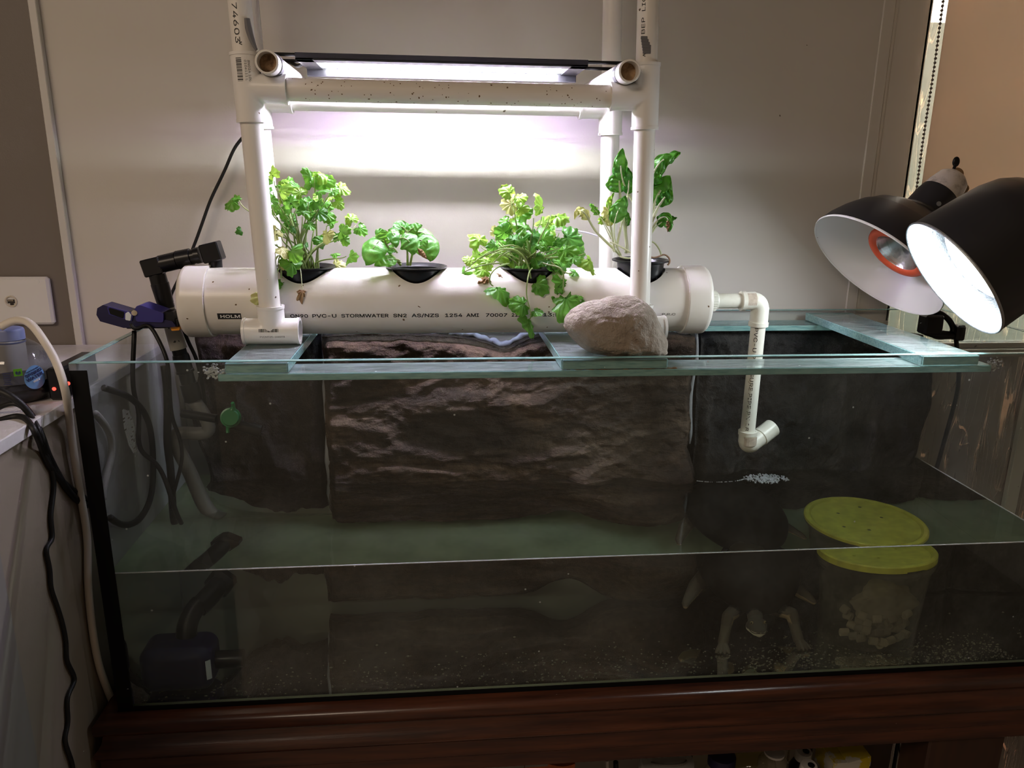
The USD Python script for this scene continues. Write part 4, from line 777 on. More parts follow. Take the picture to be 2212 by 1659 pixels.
herb(pa, E1([(310, 470, 200, 170, 'a'), (395, 825, 80, 200, 'b'), (770, 170, 170, 120, 'c'), (870, 220, 130, -30, 'c'), (925, 240, 150, -40, 'a'), (690, 270, 130, 160, 'a'), (730, 360, 110, 190, 'a'), (860, 360, 150, 20, 'c'), (860, 290, 120, 60, 'a'),
    (740, 470, 150, 100, 'a'), (715, 535, 120, 190, 'b'), (870, 425, 110, -20, 'c'), (700, 590, 130, 200, 'b'), (760, 560, 130, 10, 'a'), (850, 620, 120, 60, 'a'), (925, 545, 130, 40, 'b'), (985, 500, 150, 90, 'a'), (870, 790, 150, -20, 'a'), (740, 800, 120, 190, 'a'),
    (1000, 790, 90, 0, 'b'), (1310, 150, 190, 60, 'c'), (1220, 175, 130, 150, 'a'), (1350, 215, 170, -10, 'a'), (1230, 270, 170, 100, 'a'), (1075, 310, 130, 170, 'a'), (1110, 380, 150, 150, 'c'), (1430, 285, 150, 10, 'a'), (1555, 295, 170, -25, 'c'), (1480, 335, 120, -50, 'a'),
    (1310, 370, 140, 30, 'a'), (1325, 445, 120, 80, 'c'), (1440, 420, 150, -10, 'c'), (1530, 470, 140, -30, 'c'), (1255, 470, 160, -30, 'b'), (1145, 470, 160, 150, 'a'), (1180, 540, 180, 70, 'b'), (1390, 500, 150, -40, 'a'), (1310, 590, 160, -60, 'b'), (1220, 610, 120, -90, 'a'), (1410, 630, 140, -30, 'a'),
    (1010, 540, 180, 120, 'a'), (960, 650, 150, 160, 'b'), (975, 700, 140, -20, 'b'), (1200, 740, 110, -50, 'a'), (1130, 610, 150, 80, 'a'), (1420, 840, 150, -100, 'y'), (1450, 740, 120, 60, 'a'), (1570, 830, 160, 0, 'a'), (1610, 905, 110, -70, 'a'), (1370, 950, 130, 180, 'b'), (1490, 915, 110, 20, 'b'),
    (1710, 700, 130, 110, 'c'), (1800, 785, 130, -40, 'a'), (1530, 1105, 110, 150, 'a'), (1680, 1130, 150, -20, 'a'), (1510, 1225, 130, 0, 'y'), (1140, 960, 90, -60, 'b')], 450, 350, 5.53), (PX[0], GY, .550), GY, .040, 0, 5, 2)
herb(pa, E1([(720, 920, 220, 140, 'G'), (860, 1020, 170, -60, 'G'), (985, 1050, 210, -30, 'F'), (990, 1190, 210, -80, 'F'), (820, 870, 150, 150, 'G'), (765, 1100, 100, -110, 'r'), (870, 1235, 110, 60, 'G'), (785, 1400, 190, -95, 'F'), (690, 1615, 220, 200, 'G'), (770, 1570, 90, 45, 'r'), (1120, 1530, 120, -100, 'r')], 450, 350, 5.53), (PX[0]-.01, GY-.02, .552), GY, .03, 0, 6)
r0 = at(642, 565, y=.14); obj('root', tube([r0, at(649, 583, y=.133), at(651, 600, y=.128), at(654, 625, y=.1245)], .0007, 6), MATS['stem_white'], pa, smooth=True)
pb = thing('coriander', 'bright green coriander trailing down over the front of the pipe', 'plant', (PX[2], GY, .550))
herb(pb, E1([(1300, 60, 110, 150, 'c'), (1345, 105, 120, 20, 'c'), (1320, 150, 140, 180, 'y'), (1370, 185, 100, 0, 'c'), (1370, 235, 110, 30, 'a'), (1275, 285, 80, 190, 'a'), (1545, 200, 150, 100, 'c'), (1460, 240, 90, 150, 'c'), (1660, 248, 140, 10, 'c'), (1650, 300, 110, -20, 'a'), (1550, 312, 140, 60, 'c'),
    (1430, 350, 150, 120, 'a'), (1265, 375, 110, 170, 'b'), (1330, 440, 120, 90, 'b'), (1250, 400, 110, 120, 'a'), (1180, 385, 80, 100, 'y'), (1470, 410, 140, 40, 'b'), (1560, 440, 150, 90, 'a'), (1600, 375, 120, 60, 'c'), (1740, 410, 170, -30, 'b'), (1660, 455, 110, -40, 'b'), (1825, 490, 120, -60, 'a'), (1720, 520, 140, 0, 'a'), (1795, 570, 110, -70, 'a'),
    (1620, 520, 170, -20, 'a'), (1600, 600, 110, -90, 'b'), (1490, 575, 140, -40, 'a'), (1380, 530, 120, 200, 'b'), (1440, 520, 100, 30, 'a'), (1180, 475, 90, 200, 'b'), (1060, 445, 150, 120, 'c'), (1050, 545, 150, -110, 'c'), (980, 605, 80, 140, 'c'), (1040, 640, 70, 200, 'c'), (1130, 610, 120, 190, 'c'), (1195, 585, 170, 60, 'c'), (1305, 600, 140, -10, 'c'),
    (1095, 670, 100, 200, 'c'), (1920, 590, 150, -60, 'c'), (1755, 615, 70, -90, 'b'), (1285, 345, 110, 150, 'a'), (1395, 295, 120, 80, 'c'), (1225, 455, 130, 180, 'a'), (1510, 490, 120, 100, 'a'), (1390, 440, 120, 110, 'a'), (1590, 470, 110, -30, 'b'), (1310, 350, 100, 80, 'c')], 750, 400, 3.687), (PX[2], GY, .550), GY, .042, 0, 7)
herb(pb, E1([(935, 690, 100, 220, 'F'), (1800, 690, 90, 0, 'F'), (1700, 670, 150, 60, 'F'), (1715, 755, 150, -90, 'F'), (1685, 810, 80, 190, 'F'), (1740, 890, 240, -90, 'F'), (1835, 890, 60, 0, 'F'), (1410, 700, 120, 160, 'F'), (1500, 775, 130, -50, 'F'), (1415, 945, 160, 190, 'F'), (1490, 1000, 90, -40, 'F'), (1445, 1075, 170, -100, 'F'), (1190, 815, 160, -60, 'F'),
    (1130, 740, 110, 200, 'r'), (1205, 715, 90, 20, 'r')], 750, 400, 3.687), (PX[2], GY-.03, .552), GY, .03, 0, 8, stem_every=99)
for pts in ([(1150, 580), (1143, 590), (1139, 610), (1138, 640), (1146, 672), (1144, 690)], [(1172, 568), (1200, 575), (1215, 585), (1217, 612), (1219, 632)], [(1100, 570), (1080, 575), (1062, 590), (1058, 608), (1066, 618)], [(1092, 572), (1060, 570), (1020, 580), (1004, 587)], [(1190, 566), (1225, 590), (1236, 588)]):
    obj('stem', tube([at(*q, y=GY-.038-.0085*min(i, 2)) for i, q in enumerate(pts)], [.0012, .0010, .0008], 6, 5), MATS['stem'], pb, smooth=True)
def strap_leaf(parent, pts, width, mat_, y=GY, dy=0, curl=.5, ruffle=.0025, petiole=0.0, stem_r=.0016, seed=0, face=-1, taper=.65, stem_mat='stem_white'):
    """leaf with a long blade: midrib through the pixel points, blade over the part after 'petiole'"""
    n = len(pts); P = spline([at(q[0], q[1], y=y+dy*i/(n-1)+(q[2] if len(q) > 2 else 0)) for i, q in enumerate(pts)], 10); m = len(P)
    if petiole > 0 or stem_r > 0: obj('stem', tube(P[:max(3, int(m*min(1, petiole+.55*(1-petiole))))], [stem_r, stem_r*.85, stem_r*.5], 6, 0), MATS[stem_mat], parent, smooth=True)
    Q = P[int(m*petiole):]; k = len(Q); Q = CubicSpline(np.linspace(0, 1, k), Q)(np.linspace(0, 1, 26)); k = 26
    T_ = np.gradient(Q, axis=0); T_ /= np.linalg.norm(T_, axis=1, keepdims=True); g_ = np.random.default_rng(seed)
    S = np.cross(T_, -_f*1.0+V(0, 0, .35)*1.0); S /= np.linalg.norm(S, axis=1, keepdims=True); N_ = np.cross(S, T_)
    u = np.linspace(0, 1, k); wd = width/2*np.sin(np.pi*np.clip(u, 0, 1)**taper)**.75; A_ = np.linspace(-1, 1, 13); rows = []
    for a in A_:
        ph = g_.uniform(0, 6); off = S*(wd*a*(1-.18*curl*abs(a)))[:, None]-N_*face*(-curl*wd*a*a*.55)[:, None]+N_*(ruffle*(abs(a)**1.2)*np.sin(u*17+ph*(abs(a) > .7)+a*3))[:, None]+N_*(.0007*np.cos(u*30)*(1-abs(a)))[:, None]
        rows.append(Q+off)
    v = np.array(rows).reshape(-1, 3); i, j = np.meshgrid(np.arange(12), np.arange(k-1), indexing='ij'); b = i*k+j
    f = np.stack([b, b+k, b+k+1, b+1], -1).reshape(-1, 4); obj('leaf', (v, f), MATS[mat_], parent, smooth=True)
M2 = .00064
def px2(lst, x0, y0, s): return [(x0+q[0]/s, y0+q[1]/s, *q[2:]) for q in lst]
pc = thing('basil', 'small glossy broad-leaved basil in the second pot', 'plant', (PX[1], GY, .550))
CB = (750, 400, 3.687)
for i, (pts, w, pet, cu) in enumerate([([(430, 615), (330, 520), (270, 440, -.01), (200, 520, -.03), (150, 640, -.035)], 175, .42, .55), ([(420, 610), (380, 590, -.02), (300, 600, -.03), (215, 645, -.035)], 95, .30, .4), ([(330, 500), (300, 440), (280, 350)], 130, .2, .3),
        ([(360, 430), (350, 360, -.005), (375, 420, -.02), (390, 500, -.025)], 90, .15, .5), ([(400, 420), (430, 350), (500, 330, -.01)], 100, .15, .4), ([(400, 480, -.01), (440, 420, -.02), (500, 460, -.03), (515, 560, -.035)], 150, .25, .6), ([(470, 400), (520, 345), (600, 320)], 75, .2, .3),
        ([(480, 420), (560, 375), (640, 400, -.01), (690, 470, -.02)], 80, .15, .5), ([(530, 440, -.01), (590, 440, -.015), (650, 510, -.025), (660, 610, -.03)], 170, .15, .5), ([(400, 540), (360, 500), (340, 560, -.01)], 70, .3, .4), ([(310, 420), (250, 380), (220, 370)], 80, .2, .3), ([(480, 380), (430, 330), (390, 360, -.01)], 110, .2, .4), ([(560, 480), (600, 480, -.02), (640, 440, -.02)], 90, .2, .4)]):
    strap_leaf(pc, px2(pts, *CB), w/CB[2]*M2*1.25, 'leaf_basil', y=GY-.006+.01*math.sin(i*2), curl=cu, ruffle=.0010, petiole=pet, stem_r=.0013, seed=40+i, stem_mat='stem', taper=.75)
for pts in ([(430, 640), (360, 560), (290, 470)], [(480, 640), (480, 560), (470, 420)], [(500, 640), (520, 540), (540, 440)]): obj('stem', tube([at(*q, y=GY) for q in px2(pts, *CB)], [.0018, .0014, .001], 7), MATS['stem'], pc, smooth=True)
strap_leaf(pc, px2([(560, 500, -.045), (600, 545, -.046), (635, 590, -.046)], *CB), 45/CB[2]*M2, 'rust_leaf', y=GY, petiole=.1, stem_r=0.0005, seed=60, stem_mat='rust_leaf', ruffle=.0005)
pd_ = thing('chard', 'upright chard with pale stems and dark crinkled leaves behind the right front post', 'plant', (PX[3], GY, .560))
CC = (1200, 300, 4.254); bs = (590, 1080); bs2 = (830, 1000)
for i, (pts, w, pet, mm, sr, cu) in enumerate([([bs2, (700, 560), (630, 420), (600, 260), (617, 85)], 105, .62, 'leaf_chard', .0020, .6), ([(660, 1050), (620, 700), (592, 480), (585, 380), (560, 270)], 170, .60, 'leaf_chard', .0026, .5), ([(560, 1000), (640, 640), (672, 430), (660, 260)], 80, .6, 'leaf_chard', .0018, .5),
        ([bs2, (840, 700), (870, 400), (960, 220), (1070, 150), (1150, 130)], 105, .52, 'leaf_chard', .0020, .7), ([bs2, (850, 650), (880, 420), (930, 320), (1005, 300)], 120, .6, 'leaf_chard', .0016, .4), ([bs2, (860, 780), (910, 600), (960, 480), (1055, 340)], 200, .52, 'leaf_chard', .0030, .35), ([bs2, (880, 770), (960, 600), (1010, 530), (1040, 465)], 80, .58, 'leaf_chard', .0028, .3),
        ([(600, 1060), (540, 880), (560, 700), (610, 600), (640, 520)], 110, .45, 'leaf_b', .0012, .4), ([(640, 1050), (650, 900), (655, 760), (650, 660)], 50, .6, 'leaf_chard', .0010, .3), ([(600, 1075), (480, 960), (350, 820), (280, 700), (225, 660), (175, 745)], 75, .60, 'leaf_pale', .0022, .7),
        ([(520, 900), (440, 760), (375, 670), (320, 595)], 40, .6, 'leaf_a', .0010, .4), ([(540, 1040), (515, 850), (480, 720), (440, 620)], 75, .5, 'leaf_pale', .0014, .4), ([(530, 1030), (510, 800), (490, 620), (540, 495)], 40, .55, 'leaf_c', .0012, .3), ([(510, 920), (450, 800), (405, 710)], 50, .6, 'leaf_c', .0008, .3),
        ([bs2, (880, 850), (950, 740), (1010, 720), (1045, 790, -.01), (1035, 850, -.015)], 75, .45, 'leaf_chard', .0018, .5), ([bs2, (900, 840), (1000, 750), (1110, 735)], 65, .5, 'leaf_chard', .0016, .4)]):
    strap_leaf(pd_, px2(pts, *CC), w/CC[2]*M2*1.55, mm, y=GY+.012*math.sin(i*1.7)+.006, dy=.004*math.cos(i*3), curl=cu, ruffle=.0038, petiole=pet, stem_r=sr, seed=70+i)
strap_leaf(pd_, px2([(1030, 750, -.022), (1035, 800, -.022), (1030, 858, -.022)], *CC), 40/CC[2]*M2, 'rust_leaf', y=GY, petiole=.05, stem_r=.0004, seed=99, stem_mat='rust_leaf')
for pts in ([bs, (720, 1090), bs2], [(500, 950), (560, 970), (650, 1020), (700, 1050)], [(850, 950), (900, 950), (950, 1010), (970, 1065)], [(850, 1075), (950, 1080), (1000, 1065), (1045, 1100), (1030, 1160)]):
    obj('stem', tube([at(*q, y=GY-.02) for q in px2(pts, *CC)], .0013, 6, 5), MATS['stem_white' if pts[0] != (850, 1075) else 'root_brown'], pd_, smooth=True)
solo('air_tube', tube([at(*q, y=.30) for q in [(1290, 510), (1255, 500), (1210, 496), (1165, 497), (1120, 505)]], .0014, 6), MATS['silicone'], 'thin clear tube curving behind the coriander', 'tube', smooth=True)

# ------------------------------------------------------------------ inside the tank
cb = lambda pts, r, label, m='black_rubber', xx=T+.006, name='cable': solo(name, tube([at(*q[:2], x=q[2] if len(q) > 2 else xx) for q in pts], r, 8), MATS[m], label, 'cable', smooth=True)
cb([(225, 838), (262, 850), (292, 868), (318, 905), (329, 960), (330, 1040), (322, 1085), (298, 1124), (264, 1133), (238, 1118)], .0042, 'thick black cable looping against the left pane')
cb([(205, 893), (228, 920), (240, 950), (240, 985), (229, 1030), (222, 1080)], .0044, 'short arc of mottled cable low on the left pane', 'grey_hose')
cb([(290, 715), (287, 790), (290, 850), (300, 900), (304, 970), (335, 1000, .03), (365, 1060, .05), (392, 1130, .06)], .0032, 'thin dark cable hanging from the rim inside the left pane')
solo('hose', tube([at(*q, y=.17) for q in [(355, 790), (362, 900), (362, 960), (368, 1010), (372, 1080), (380, 1150)]], .0052, 10), MATS['black_rubber'], 'black hose hanging straight down below the spring clamp', 'hose', smooth=True)
solo('cable', tube([at(*q, y=yy) for q, yy in [((283, 700), .13), ((300, 709), .13), ((318, 703), .135), ((340, 730), .13), ((356, 765), .12), ((364, 800), .12), ((372, 900), .15), ((386, 940), .16), ((393, 985), .16), ((382, 1040), .16), ((370, 1100), .15)]], .0026, 8), MATS['black_rubber'], 'black cable arching over the rim by the spring clamp', 'cable', smooth=True)
solo('cable', tube([at(*q, y=.20) for q in [(392, 690), (398, 715), (410, 745), (424, 776), (440, 850), (446, 900)]], .0027, 8), MATS['black_rubber'], 'black cable slanting into the tank under the left end of the pipe', 'cable', smooth=True)
sb = thing('outlet_pipe', 'black outlet pipe with a round green valve knob inside the tank', 'pipe', tuple(at(500, 915, y=.05)))
Y5 = .05
obj('pipe', join(cyl(at(395, 893, y=Y5+.03), at(470, 905, y=Y5+.012), .0055), cyl(at(485, 910, y=Y5+.012), at(556, 931, y=Y5+.012), .0072), cyl(at(540, 925, y=Y5+.012), at(563, 932, y=Y5+.012), .0080)), MATS['black_plastic'], sb)
kc = at(498, 902, y=Y5); ka = at(492, 930, y=Y5)-at(505, 875, y=Y5); ka /= np.linalg.norm(ka); kn = V(.12, -.94, .25); kn /= np.linalg.norm(kn)
obj('knob', lathe([(0, .0045), (.0095, .0048), (.0102, .004), (.0104, .0005), (.0123, 0), (.0123, -.004), (0, -.004)], kc, kn, 40), MATS['green_plastic'], sb, smooth=40, label='green valve knob')
for s in (1, -1): obj('knob_ear', tube([kc+s*ka*.010, kc+s*ka*.015, kc+s*ka*.0205+V(.0015*s, -.002, 0)], [.0035, .0024, .0022], 10), MATS['green_plastic'], sb, smooth=60)

# pump at the far left of the floor
pu = thing('pump', 'dark blue-black water pump with a small white sticker at the left of the tank floor', 'pump', (.075, .06, T))
pm = Manifold.hull_points(np.vstack([arr(Manifold.sphere(.016, 24).translate((x, y, z)))[0] for x in (.038, .098) for y in (.040, .085) for z in (.028, .060)]))
obj('body', pm, MATS['dark_blue_plastic'], pu, smooth=50)
obj('sticker', Manifold.hull_points(np.array([V(.0985+.0158*math.cos(a), .040+.0158*math.sin(a), z)*1.0+V(o*math.cos(a), o*math.sin(a), 0) for a in (-1.0, -.75, -.5) for z in (.030, .058) for o in (0, .0005)])), MATS['sticker_white'], pu, smooth=False)
obj('inlet', cyl((.112, .062, .044), (.150, .062, .044), .013), MATS['black_plastic'], pu)
obj('outlet', tube([(.075, .075, .070), (.078, .085, .095), (.092, .100, .115)], [.014, .013, .013], 14), MATS['black_plastic'], pu, smooth=50)
eh = at(505, 1150, y=PY)
obj('hose_elbow', join(hullbox((.110, .150, .125), dirc(.8, -.6, 0), dirc(0, .2, 1), dirc(.6, .8, 0), (.018, .014, .016), .006), tube([(.110, .150, .125), (.098, .115, .115), (.088, .098, .108)], .0145, 12)), MATS['black_plastic'], pu)

# foam where the drain drips
fr_ = np.random.default_rng(5); fo = []
for i in range(260):
    a, q = fr_.uniform(0, 6.28), fr_.random()**.6; c_ = V(.955+.038*q*math.cos(a), .255+.022*q*math.sin(a), HW+.0002); m = trimesh.creation.icosphere(1, fr_.uniform(.0008, .0024)*(1.2-.5*q)); m.apply_translation(c_); fo.append(m)
for i in range(60):
    a = fr_.uniform(-2.6, -.4); c_ = V(.875+.045*math.cos(a), .262+.016*math.sin(a), HW+.0002); m = trimesh.creation.icosphere(1, fr_.uniform(.0006, .0013)); m.apply_translation(c_); fo.append(m)
pane('bubble', (.9, .92, .92), .35, (.7, .75, .75), ior=1.33, lo=.0, hi=.2)
solo('foam', join(*fo), MATS['bubble'], 'patch of pale foam floating below the drain nozzle', 'foam', smooth=True, kind='stuff')

# tub of filter media with the yellow lid
BX, BY, BR = 1.058, .128, .0865
tb = thing('tub', 'clear plastic tub with a yellow lid standing on the tank floor', 'tub', (BX, BY, T+.0003))
zb, zt = T+.0006, .143
obj('body', lathe([(.070, 0), (.0725, .0012), (.0815, zt-zb-.016), (.0850, zt-zb-.015), (.0858, zt-zb-.013), (.0858, zt-zb-.006), (.0838, zt-zb-.005), (.0838, zt-zb), (.0826, zt-zb), (.0826, zt-zb-.010), (.0802, zt-zb-.016), (.0713, .0026), (0, .0024), (0, 0)], (BX, BY, zb), (0, 0, 1), 72), MATS['tub_plastic'], tb, smooth=40)
lid = Manifold.revolve(m3.CrossSection([[(0, .1475), (.0765, .1475), (.0780, .1505), (.0800, .1525), (.0848, .1525), (.0868, .1505), (.0872, .1420), (.0855, .1420), (.0850, .1465), (0, .1455)][::-1]]), 96).translate((BX, BY, 0))
for a, r in ((.3, .034), (1.2, .052), (2.3, .040), (3.5, .044), (4.4, .030)): lid = lid-Manifold.cylinder(.03, .0026, .0026, 20).translate((BX+r*math.cos(a), BY+r*math.sin(a), .135))
lid = lid-Manifold.cube((.045, .02, .0065), True).translate((BX+.035, BY-.084, .1405))
obj('lid', lid.refine_to_length(.012), MATS['yellow_lid'], tb, smooth=35, label='yellow plastic lid with small holes')
obj('tear_band', lathe([(.0862, -.0055), (.0874, -.005), (.0874, .0), (.0862, .0005)], (BX, BY, .1395), (0, 0, 1), 72, closed=False), MATS['tub_plastic'], tb, smooth=40)
rg = np.random.default_rng(9); first = None; nr = 0
place = []
for k, row in enumerate([(-.056, .012, 8), (-.050, .025, 8), (-.052, .038, 7), (-.034, .014, 6), (-.060, .050, 5)]):
    for i in range(row[2]):
        a = -2.45+(i+.5*(k % 2))*1.75/row[2]+rg.normal(0, .03); q = -row[0]+.0*k; place.append((BX+q*math.cos(a)*1.15, BY+q*math.sin(a)*1.15, zb+.0024+row[1]+.010+.012*abs(math.cos(a))+.0*i, a))
for x, y, z, a in place:
    z = z-.010
    if first is None:
        first = thing('ceramic_ring', 'beige ceramic filter ring inside the yellow-lidded tub', 'filter ring', (x, y, z), 'ceramic filter rings in the tub')
        obj('ring', pipe((x-.0065, y, z), (x+.0065, y, z), .0062, .0030, 18), MATS['ceramic_ring'], first)
    else: copy(first, (x, y, z), 'beige ceramic filter ring inside the yellow-lidded tub', (rg.uniform(-.5, .5), rg.uniform(-.4, .4), a+np.pi/2 if rg.random() < .8 else a))
# the ring lying in front with its hole towards the glass
copy(first, (BX-.002, BY-.0595, zb+.010), 'beige ceramic filter ring lying foremost in the tub, its hole towards the glass', (0, 0, np.pi/2-.1))
md = solo('filter_media', join(blob((BX+.006, BY-.036, .078), (.046, .026, .032), 3, .35, 2.4, 4), blob((BX-.012, BY-.048, .060), (.020, .012, .014), 4, .3, 2, 3), blob((BX+.022, BY-.046, .058), (.016, .012, .010), 5, .3, 2, 3)), MATS['ceramic_ring'], 'crumpled bag of grey filter media above the rings in the tub', 'filter bag', smooth=60)

# ------------------------------------------------------------------ the turtle
def turtle():
    S = lambda p, r: arr(Manifold.sphere(r, 28).translate(tuple(p)))[0]
    X = .882
    def chain(ps): return [Manifold.hull_points(np.vstack([S(ps[i][:3], ps[i][3]), S(ps[i+1][:3], ps[i+1][3])])) for i in range(len(ps)-1)]
    parts = []
    # shell: flattened dome tilted nose-down, widest behind the middle
    v = np.array(trimesh.creation.icosphere(5).vertices); f = np.array(trimesh.creation.icosphere(5).faces)
    x = v[:, 0]*.080*(1-.10*v[:, 1]*-1); y = v[:, 1]*.105; z = np.where(v[:, 2] > 0, v[:, 2]*.046, v[:, 2]*.018)
    z = z+.006*np.exp(-(v[:, 0]/.12)**2)*(v[:, 2] > 0)+np.where(v[:, 2] > 0, -.0012*np.cos(v[:, 1]*13), 0)
    al = .42; Y = .205+y*math.cos(al)-z*math.sin(al)*-1*0; shell = np.c_[X+.006+x, .206+y*math.cos(al)-z*math.sin(al), .100+y*math.sin(al)+z*math.cos(al)]
    sh = Manifold(m3.Mesh(np.asarray(shell, np.float32), np.asarray(f, np.uint32)))
    neck = chain([(X-.002, .150, .064, .013), (X-.006, .112, .057, .0115), (X-.010, .092, .0535, .0110)])
    head = [Manifold.hull_points(np.vstack([S((X-.012+q*.006, .081, .0520), .0098) for q in (-1, 1)]+[S((X-.012+q*.0035, .066, .0492), .0072) for q in (-1, 1)]))]+chain([(X-.010, .090, .0535, .0115), (X-.012, .080, .0525, .0118), (X-.012, .070, .0500, .0098), (X-.012, .063, .0485, .0072)])
    parts += neck+head
    for s, dx in ((-1, 0), (1, .004)):
        sh_ = (X+s*.026, .135, .058, .012); el = (X+s*.046+dx, .112, .056, .0095); wr = (X+s*.051+dx, .104, .036, .0078); pw = (X+s*.055+dx, .096, .0205, .0080)
        parts += chain([(X+s*.012, .16, .064, .012), sh_, el, wr, pw])
        for k in range(4):
            a = (k-1.5)*.30+s*.25; b = V(pw[0]+.016*math.sin(a), pw[1]-.016*math.cos(a), .0135); parts += chain([(pw[0], pw[1], pw[2]-.001, .0058), (b[0], b[1], b[2], .0036), (b[0]+.006*math.sin(a), b[1]-.006*math.cos(a), .0112, .0016)])
        hp = (X+s*.048, .225, .085, .016); kn = (X+s*.074, .205, .070, .012); an = (X+s*.088, .185, .060, .009)
        parts += chain([hp, kn, an, (X+s*.097, .170, .056, .0065), (X+s*.100, .160, .054, .004)])
    parts += chain([(X+.05, .150, .071, .010), (X+.083, .137, .066, .0085), (X+.090, .132, .066, .006)][:0] or [(X, .285, .12, .010), (X+.003, .300, .115, .005)])
    for s in (-1, 1): parts.append(Manifold.sphere(.0042, 24).translate((X-.012+s*.0080, .0760, .0595)))
    m = sh
    for p_ in parts: m = m+p_
    m = m.refine_to_length(.0035); t = trimesh.Trimesh(*arr(m), process=True); trimesh.smoothing.filter_taubin(t, iterations=6)
    p = np.array(t.vertices); q = np.c_[p[:, 0]-(X+.006), (p[:, 1]-.206)*math.cos(al)+(p[:, 2]-.100)*math.sin(al), -(p[:, 1]-.206)*math.sin(al)+(p[:, 2]-.100)*math.cos(al)]
    inshell = (q[:, 0]/.0835)**2+(q[:, 1]/.108)**2+(q[:, 2]/.055)**2 < 1.03; plast = inshell & (q[:, 2] < -.004)
    n_ = np.array(t.vertex_normals); col = np.tile([.10, .085, .065], (len(p), 1)); under = n_[:, 2] < -.05
    col[under] = (.30, .24, .15); limb = (~inshell) & (np.abs(p[:, 0]-X) > .02); col[limb & (n_[:, 2] < .1) & (p[:, 2] > .045)] = (.34, .26, .15); col[limb & (p[:, 2] < .045)] = (.13, .11, .08)
    hd = (p[:, 1] < .094) & (np.abs(p[:, 0]-X+.012) < .022) & (p[:, 2] > .035); col[hd] = (.10, .09, .075); col[hd & (p[:, 2] < .0500)] = (.80, .75, .58)
    col[inshell] = (.007, .006, .005); col[plast] = (.05, .04, .03)
    return t, col, X
tt, tcol, X = turtle()
node_mat('turtle_skin', {'a': ('attribute', {'attribute': 'col'}), 'g': ('geometry', {}), 'n': ('noise_texture', {'scale': 180.0, 'detail': 3.0}), 'b': ('bump', {'strength': .35, 'distance': .002}), 'p': ('principled_bsdf', {'roughness': .62, 'specular_ior_level': .2})},
         [('a.color', 'p.base_color'), ('g.position', 'n.vector'), ('n.fac', 'b.height'), ('b.normal', 'p.normal')], 'p.BSDF')
tu = thing('turtle', 'dark-shelled turtle facing the glass with its pale chin raised', 'turtle', (X, .2, T))
obj('body', (np.array(tt.vertices), np.array(tt.faces)), MATS['turtle_skin'], tu, color=tcol)
mat('eye', (.35, .28, .14), .1); mat('mouth_line', (.05, .04, .03), .6)
for s in (-1, 1):
    e = obj('eye', blob((X-.012+s*.0098, .0730, .0603), (.0024, .0024, .0024), 1, 0, 1, 3), MATS['eye'], tu, smooth=True); obj('pupil', blob((X-.012+s*.0108, .0712, .0606), (.0012, .0012, .0013), 1, 0, 1, 2), MATS['black_plastic'], e, smooth=True)
obj('mouth', tube([(X-.012-.0125, .0720, .0515), (X-.012-.0085, .0600, .0488), (X-.012, .0560, .0492), (X-.012+.0085, .0600, .0488), (X-.012+.0125, .0720, .0515)], .0006, 6), MATS['mouth_line'], tu, smooth=True)
for s in (-1, 1): obj('nostril', blob((X-.012+s*.0016, .0572, .0535), (.0006, .0005, .0006), 1, 0, 1, 2), MATS['mouth_line'], tu, smooth=True)
# gravel dust and algae flecks on the tank floor
fl = np.random.default_rng(21); out = []
for i in range(1500):
    x = fl.uniform(T+.01, L-.03) if fl.random() < .55 else fl.uniform(.85, L-.03); y = T+.004+abs(fl.normal(0, .06)); r_ = fl.uniform(.0006, .0017)
    if y < W-.03: out.append((np.array([(1, 0, 0), (0, 1, 0), (-1, 0, 0), (0, -1, 0), (0, 0, .6), (0, 0, -.3)])*r_*V(fl.uniform(.6, 1.8), fl.uniform(.6, 1.8), 1)+V(x, y, T+.0006), np.array([(0, 1, 4), (1, 2, 4), (2, 3, 4), (3, 0, 4), (1, 0, 5), (2, 1, 5), (3, 2, 5), (0, 3, 5)])))
mat('flecks', (.34, .33, .24), .8, (.14, .14, .09), 200)
solo('grit', join(*out), MATS['flecks'], 'loose pale grit scattered over the tank floor', 'grit', smooth=False, kind='stuff')

# ------------------------------------------------------------------ on the counter
CZT = .4145
bo = thing('water_bottle', 'squat clear plastic water bottle with a blue cap on the counter', 'bottle', (-.080, .040, CZT))
bc_ = (-.080, .040, CZT+.0003)
prof = [(0, .0005), (.026, 0), (.033, .002), (.0385, .010), (.0392, .014), (.0375, .0165), (.0385, .0195), (.0395, .024), (.0395, .030), (.0393, .042), (.0380, .049), (.0330, .058), (.0255, .065), (.0175, .070), (.0145, .0715), (.0140, .078)]
obj('body', lathe(prof, bc_, (0, 0, 1), 64), MATS['bottle_plastic'], bo, smooth=40)
obj('contents', lathe([(0, .0015), (.030, .002), (.0368, .010), (.0372, .015), (.0360, .0168), (.0372, .0195), (.0378, .0245), (0, .0245)], bc_, (0, 0, 1), 48), MATS['dark_liquid'], bo, smooth=40, label='dark liquid in the bottom third')
obj('cap', lathe([(0, .0850), (.0125, .0850), (.0150, .0838), (.0160, .0815), (.0160, .0715), (.0150, .0707), (0, .0707)], bc_, (0, 0, 1), 64), MATS['bottle_cap'], bo, smooth=40)
obj('neck_ring', lathe([(.0148, .0692), (.0160, .0687), (.0160, .0677), (.0148, .0672)], bc_, (0, 0, 1), 48), MATS['bottle_cap'], bo)
def on_bottle(v2, R=.0398, z0=.0330, a0=0.0):
    """(u, w) metres on the label wrapped on the bottle; a0 = bearing of u = 0 measured from -y towards +x"""
    a = a0+v2[:, 0]/R; rr = R+v2[:, 2]; return np.c_[bc_[0]+rr*np.sin(a), bc_[1]-rr*np.cos(a), bc_[2]+z0+v2[:, 1]]
